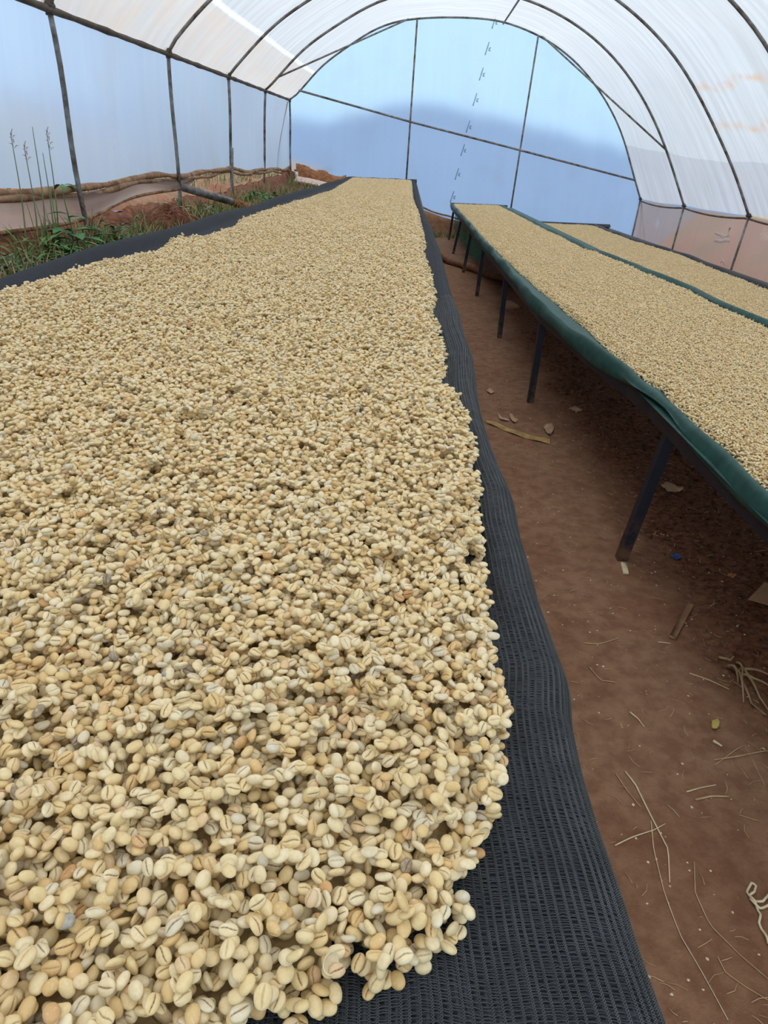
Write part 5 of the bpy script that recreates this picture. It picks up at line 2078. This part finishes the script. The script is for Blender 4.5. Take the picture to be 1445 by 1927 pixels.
low_clump(365, 375, -2.55, 'pale grassy tuft at the top of the fallen pipe', 60, 0.3, 0.26, M_GREEN3, w=0.02)
low_clump(345, 420, -2.15, 'low grass patch beside the net below the fallen pipe', 60, 0.35, 0.10, M_GREEN, w=0.02, cat='grass', name='grass_clump')
e3 = empty('grass_tuft', (0.82, 17.75, 0.0), 'bright green grass tuft at the foot of the far bank', 'grass')
mb = MB()
for _ in range(160):
    x, y = r.uniform(0.35, 1.6), r.uniform(17.4, 17.95)
    blade(mb, (x, y, float(ground_z(x, y))), r.uniform(0.08, 0.2), r.uniform(0.1, 0.6), r.uniform(0, 6.28), 0.016)
o = mb.build('blades', M_GREEN, e3)
o['kind'] = 'stuff'

# mound of red soil with roots at the second post
c = lpt(318, 403, -2.45)
c[2] = lground(c[0], c[1])
md = empty('root_mound', tuple(c), 'mound of red earth with dry roots at the foot of the second post', 'mound')
vs, fs = [], []
for i in range(9):
    el = (math.pi / 2) * i / 8
    for k in range(22):
        az = 2 * math.pi * k / 22
        s = 1 + 0.16 * math.sin(az * 3 + i * 0.6) + 0.1 * math.sin(az * 7 + i)
        vs.append((c[0] + 0.24 * s * math.cos(el) * math.cos(az), c[1] + 0.62 * s * math.cos(el) * math.sin(az), c[2] - 0.04 + 0.24 * math.sin(el) * (1 + 0.15 * math.sin(az * 2 + 1))))
for i in range(8):
    fs += [(i * 22 + k, i * 22 + (k + 1) % 22, (i + 1) * 22 + (k + 1) % 22, (i + 1) * 22 + k) for k in range(22)]
mesh_obj('earth', vs, fs, M_SOIL, md)
for k in range(26):
    az = r.uniform(-2.4, 0.6)
    st_ = np.array([c[0] + r.uniform(-0.1, 0.12), c[1] + r.uniform(-0.3, 0.2), c[2] + r.uniform(0.08, 0.2)])
    L = r.uniform(0.15, 0.4)
    pts = [st_ + np.array([math.cos(az) * L * t, math.sin(az) * L * t, 0.05 * math.sin(t * 3) - 0.16 * t * t]) for t in np.linspace(0, 1, 6)]
    MB().tube(pts, list(np.linspace(0.008, 0.003, 6)), 5).build('root', M_ROOT if k % 3 else M_DRYGRASS, md)

# grass and dry litter all along the margin and outside the wall
mb, mb2 = MB(), MB()
for _ in range(5200):
    y = 3.6 + 14.2 * r.random()
    x = r.uniform(-2.62, -1.75)
    n0 = mnoise.noise((x * 1.7, y * 0.9, 3.0))
    if n0 < -0.22:
        continue
    blade(mb if r.random() < 0.5 else mb2, (x, y, lground(x, y)), r.uniform(0.06, 0.2) * (1 + 0.6 * (x < -2.5)), r.uniform(0.1, 0.9), r.uniform(0, 6.28), 0.011, n=4)
tag(mb.build('grass', M_GREEN), 'sparse green grass along the left margin between the bed and the film', 'grass', kind='stuff')
tag(mb2.build('dry_grass', M_DRYGRASS), 'dry brown grass along the left margin between the bed and the film', 'grass', kind='stuff')
mb, mb2 = MB(), MB()
for _ in range(3000):
    y = 2.5 + 17 * r.random()
    x = -3.05 - 3.0 * r.random() ** 1.5
    if mnoise.noise((x * 0.8, y * 0.5, 7.0)) < -0.1:
        continue
    blade(mb if r.random() < 0.6 else mb2, (x, y, float(ground_z(np.array(x), np.array(y)))), r.uniform(0.08, 0.28), r.uniform(0.1, 0.9), r.uniform(0, 6.28), 0.014, n=4)
tag(mb.build('outside_grass', M_GREEN3), 'grey-green grass on the slope outside the left film', 'grass', kind='stuff')
tag(mb2.build('outside_dry_grass', M_DRYGRASS), 'dry grass on the slope outside the left film', 'grass', kind='stuff')
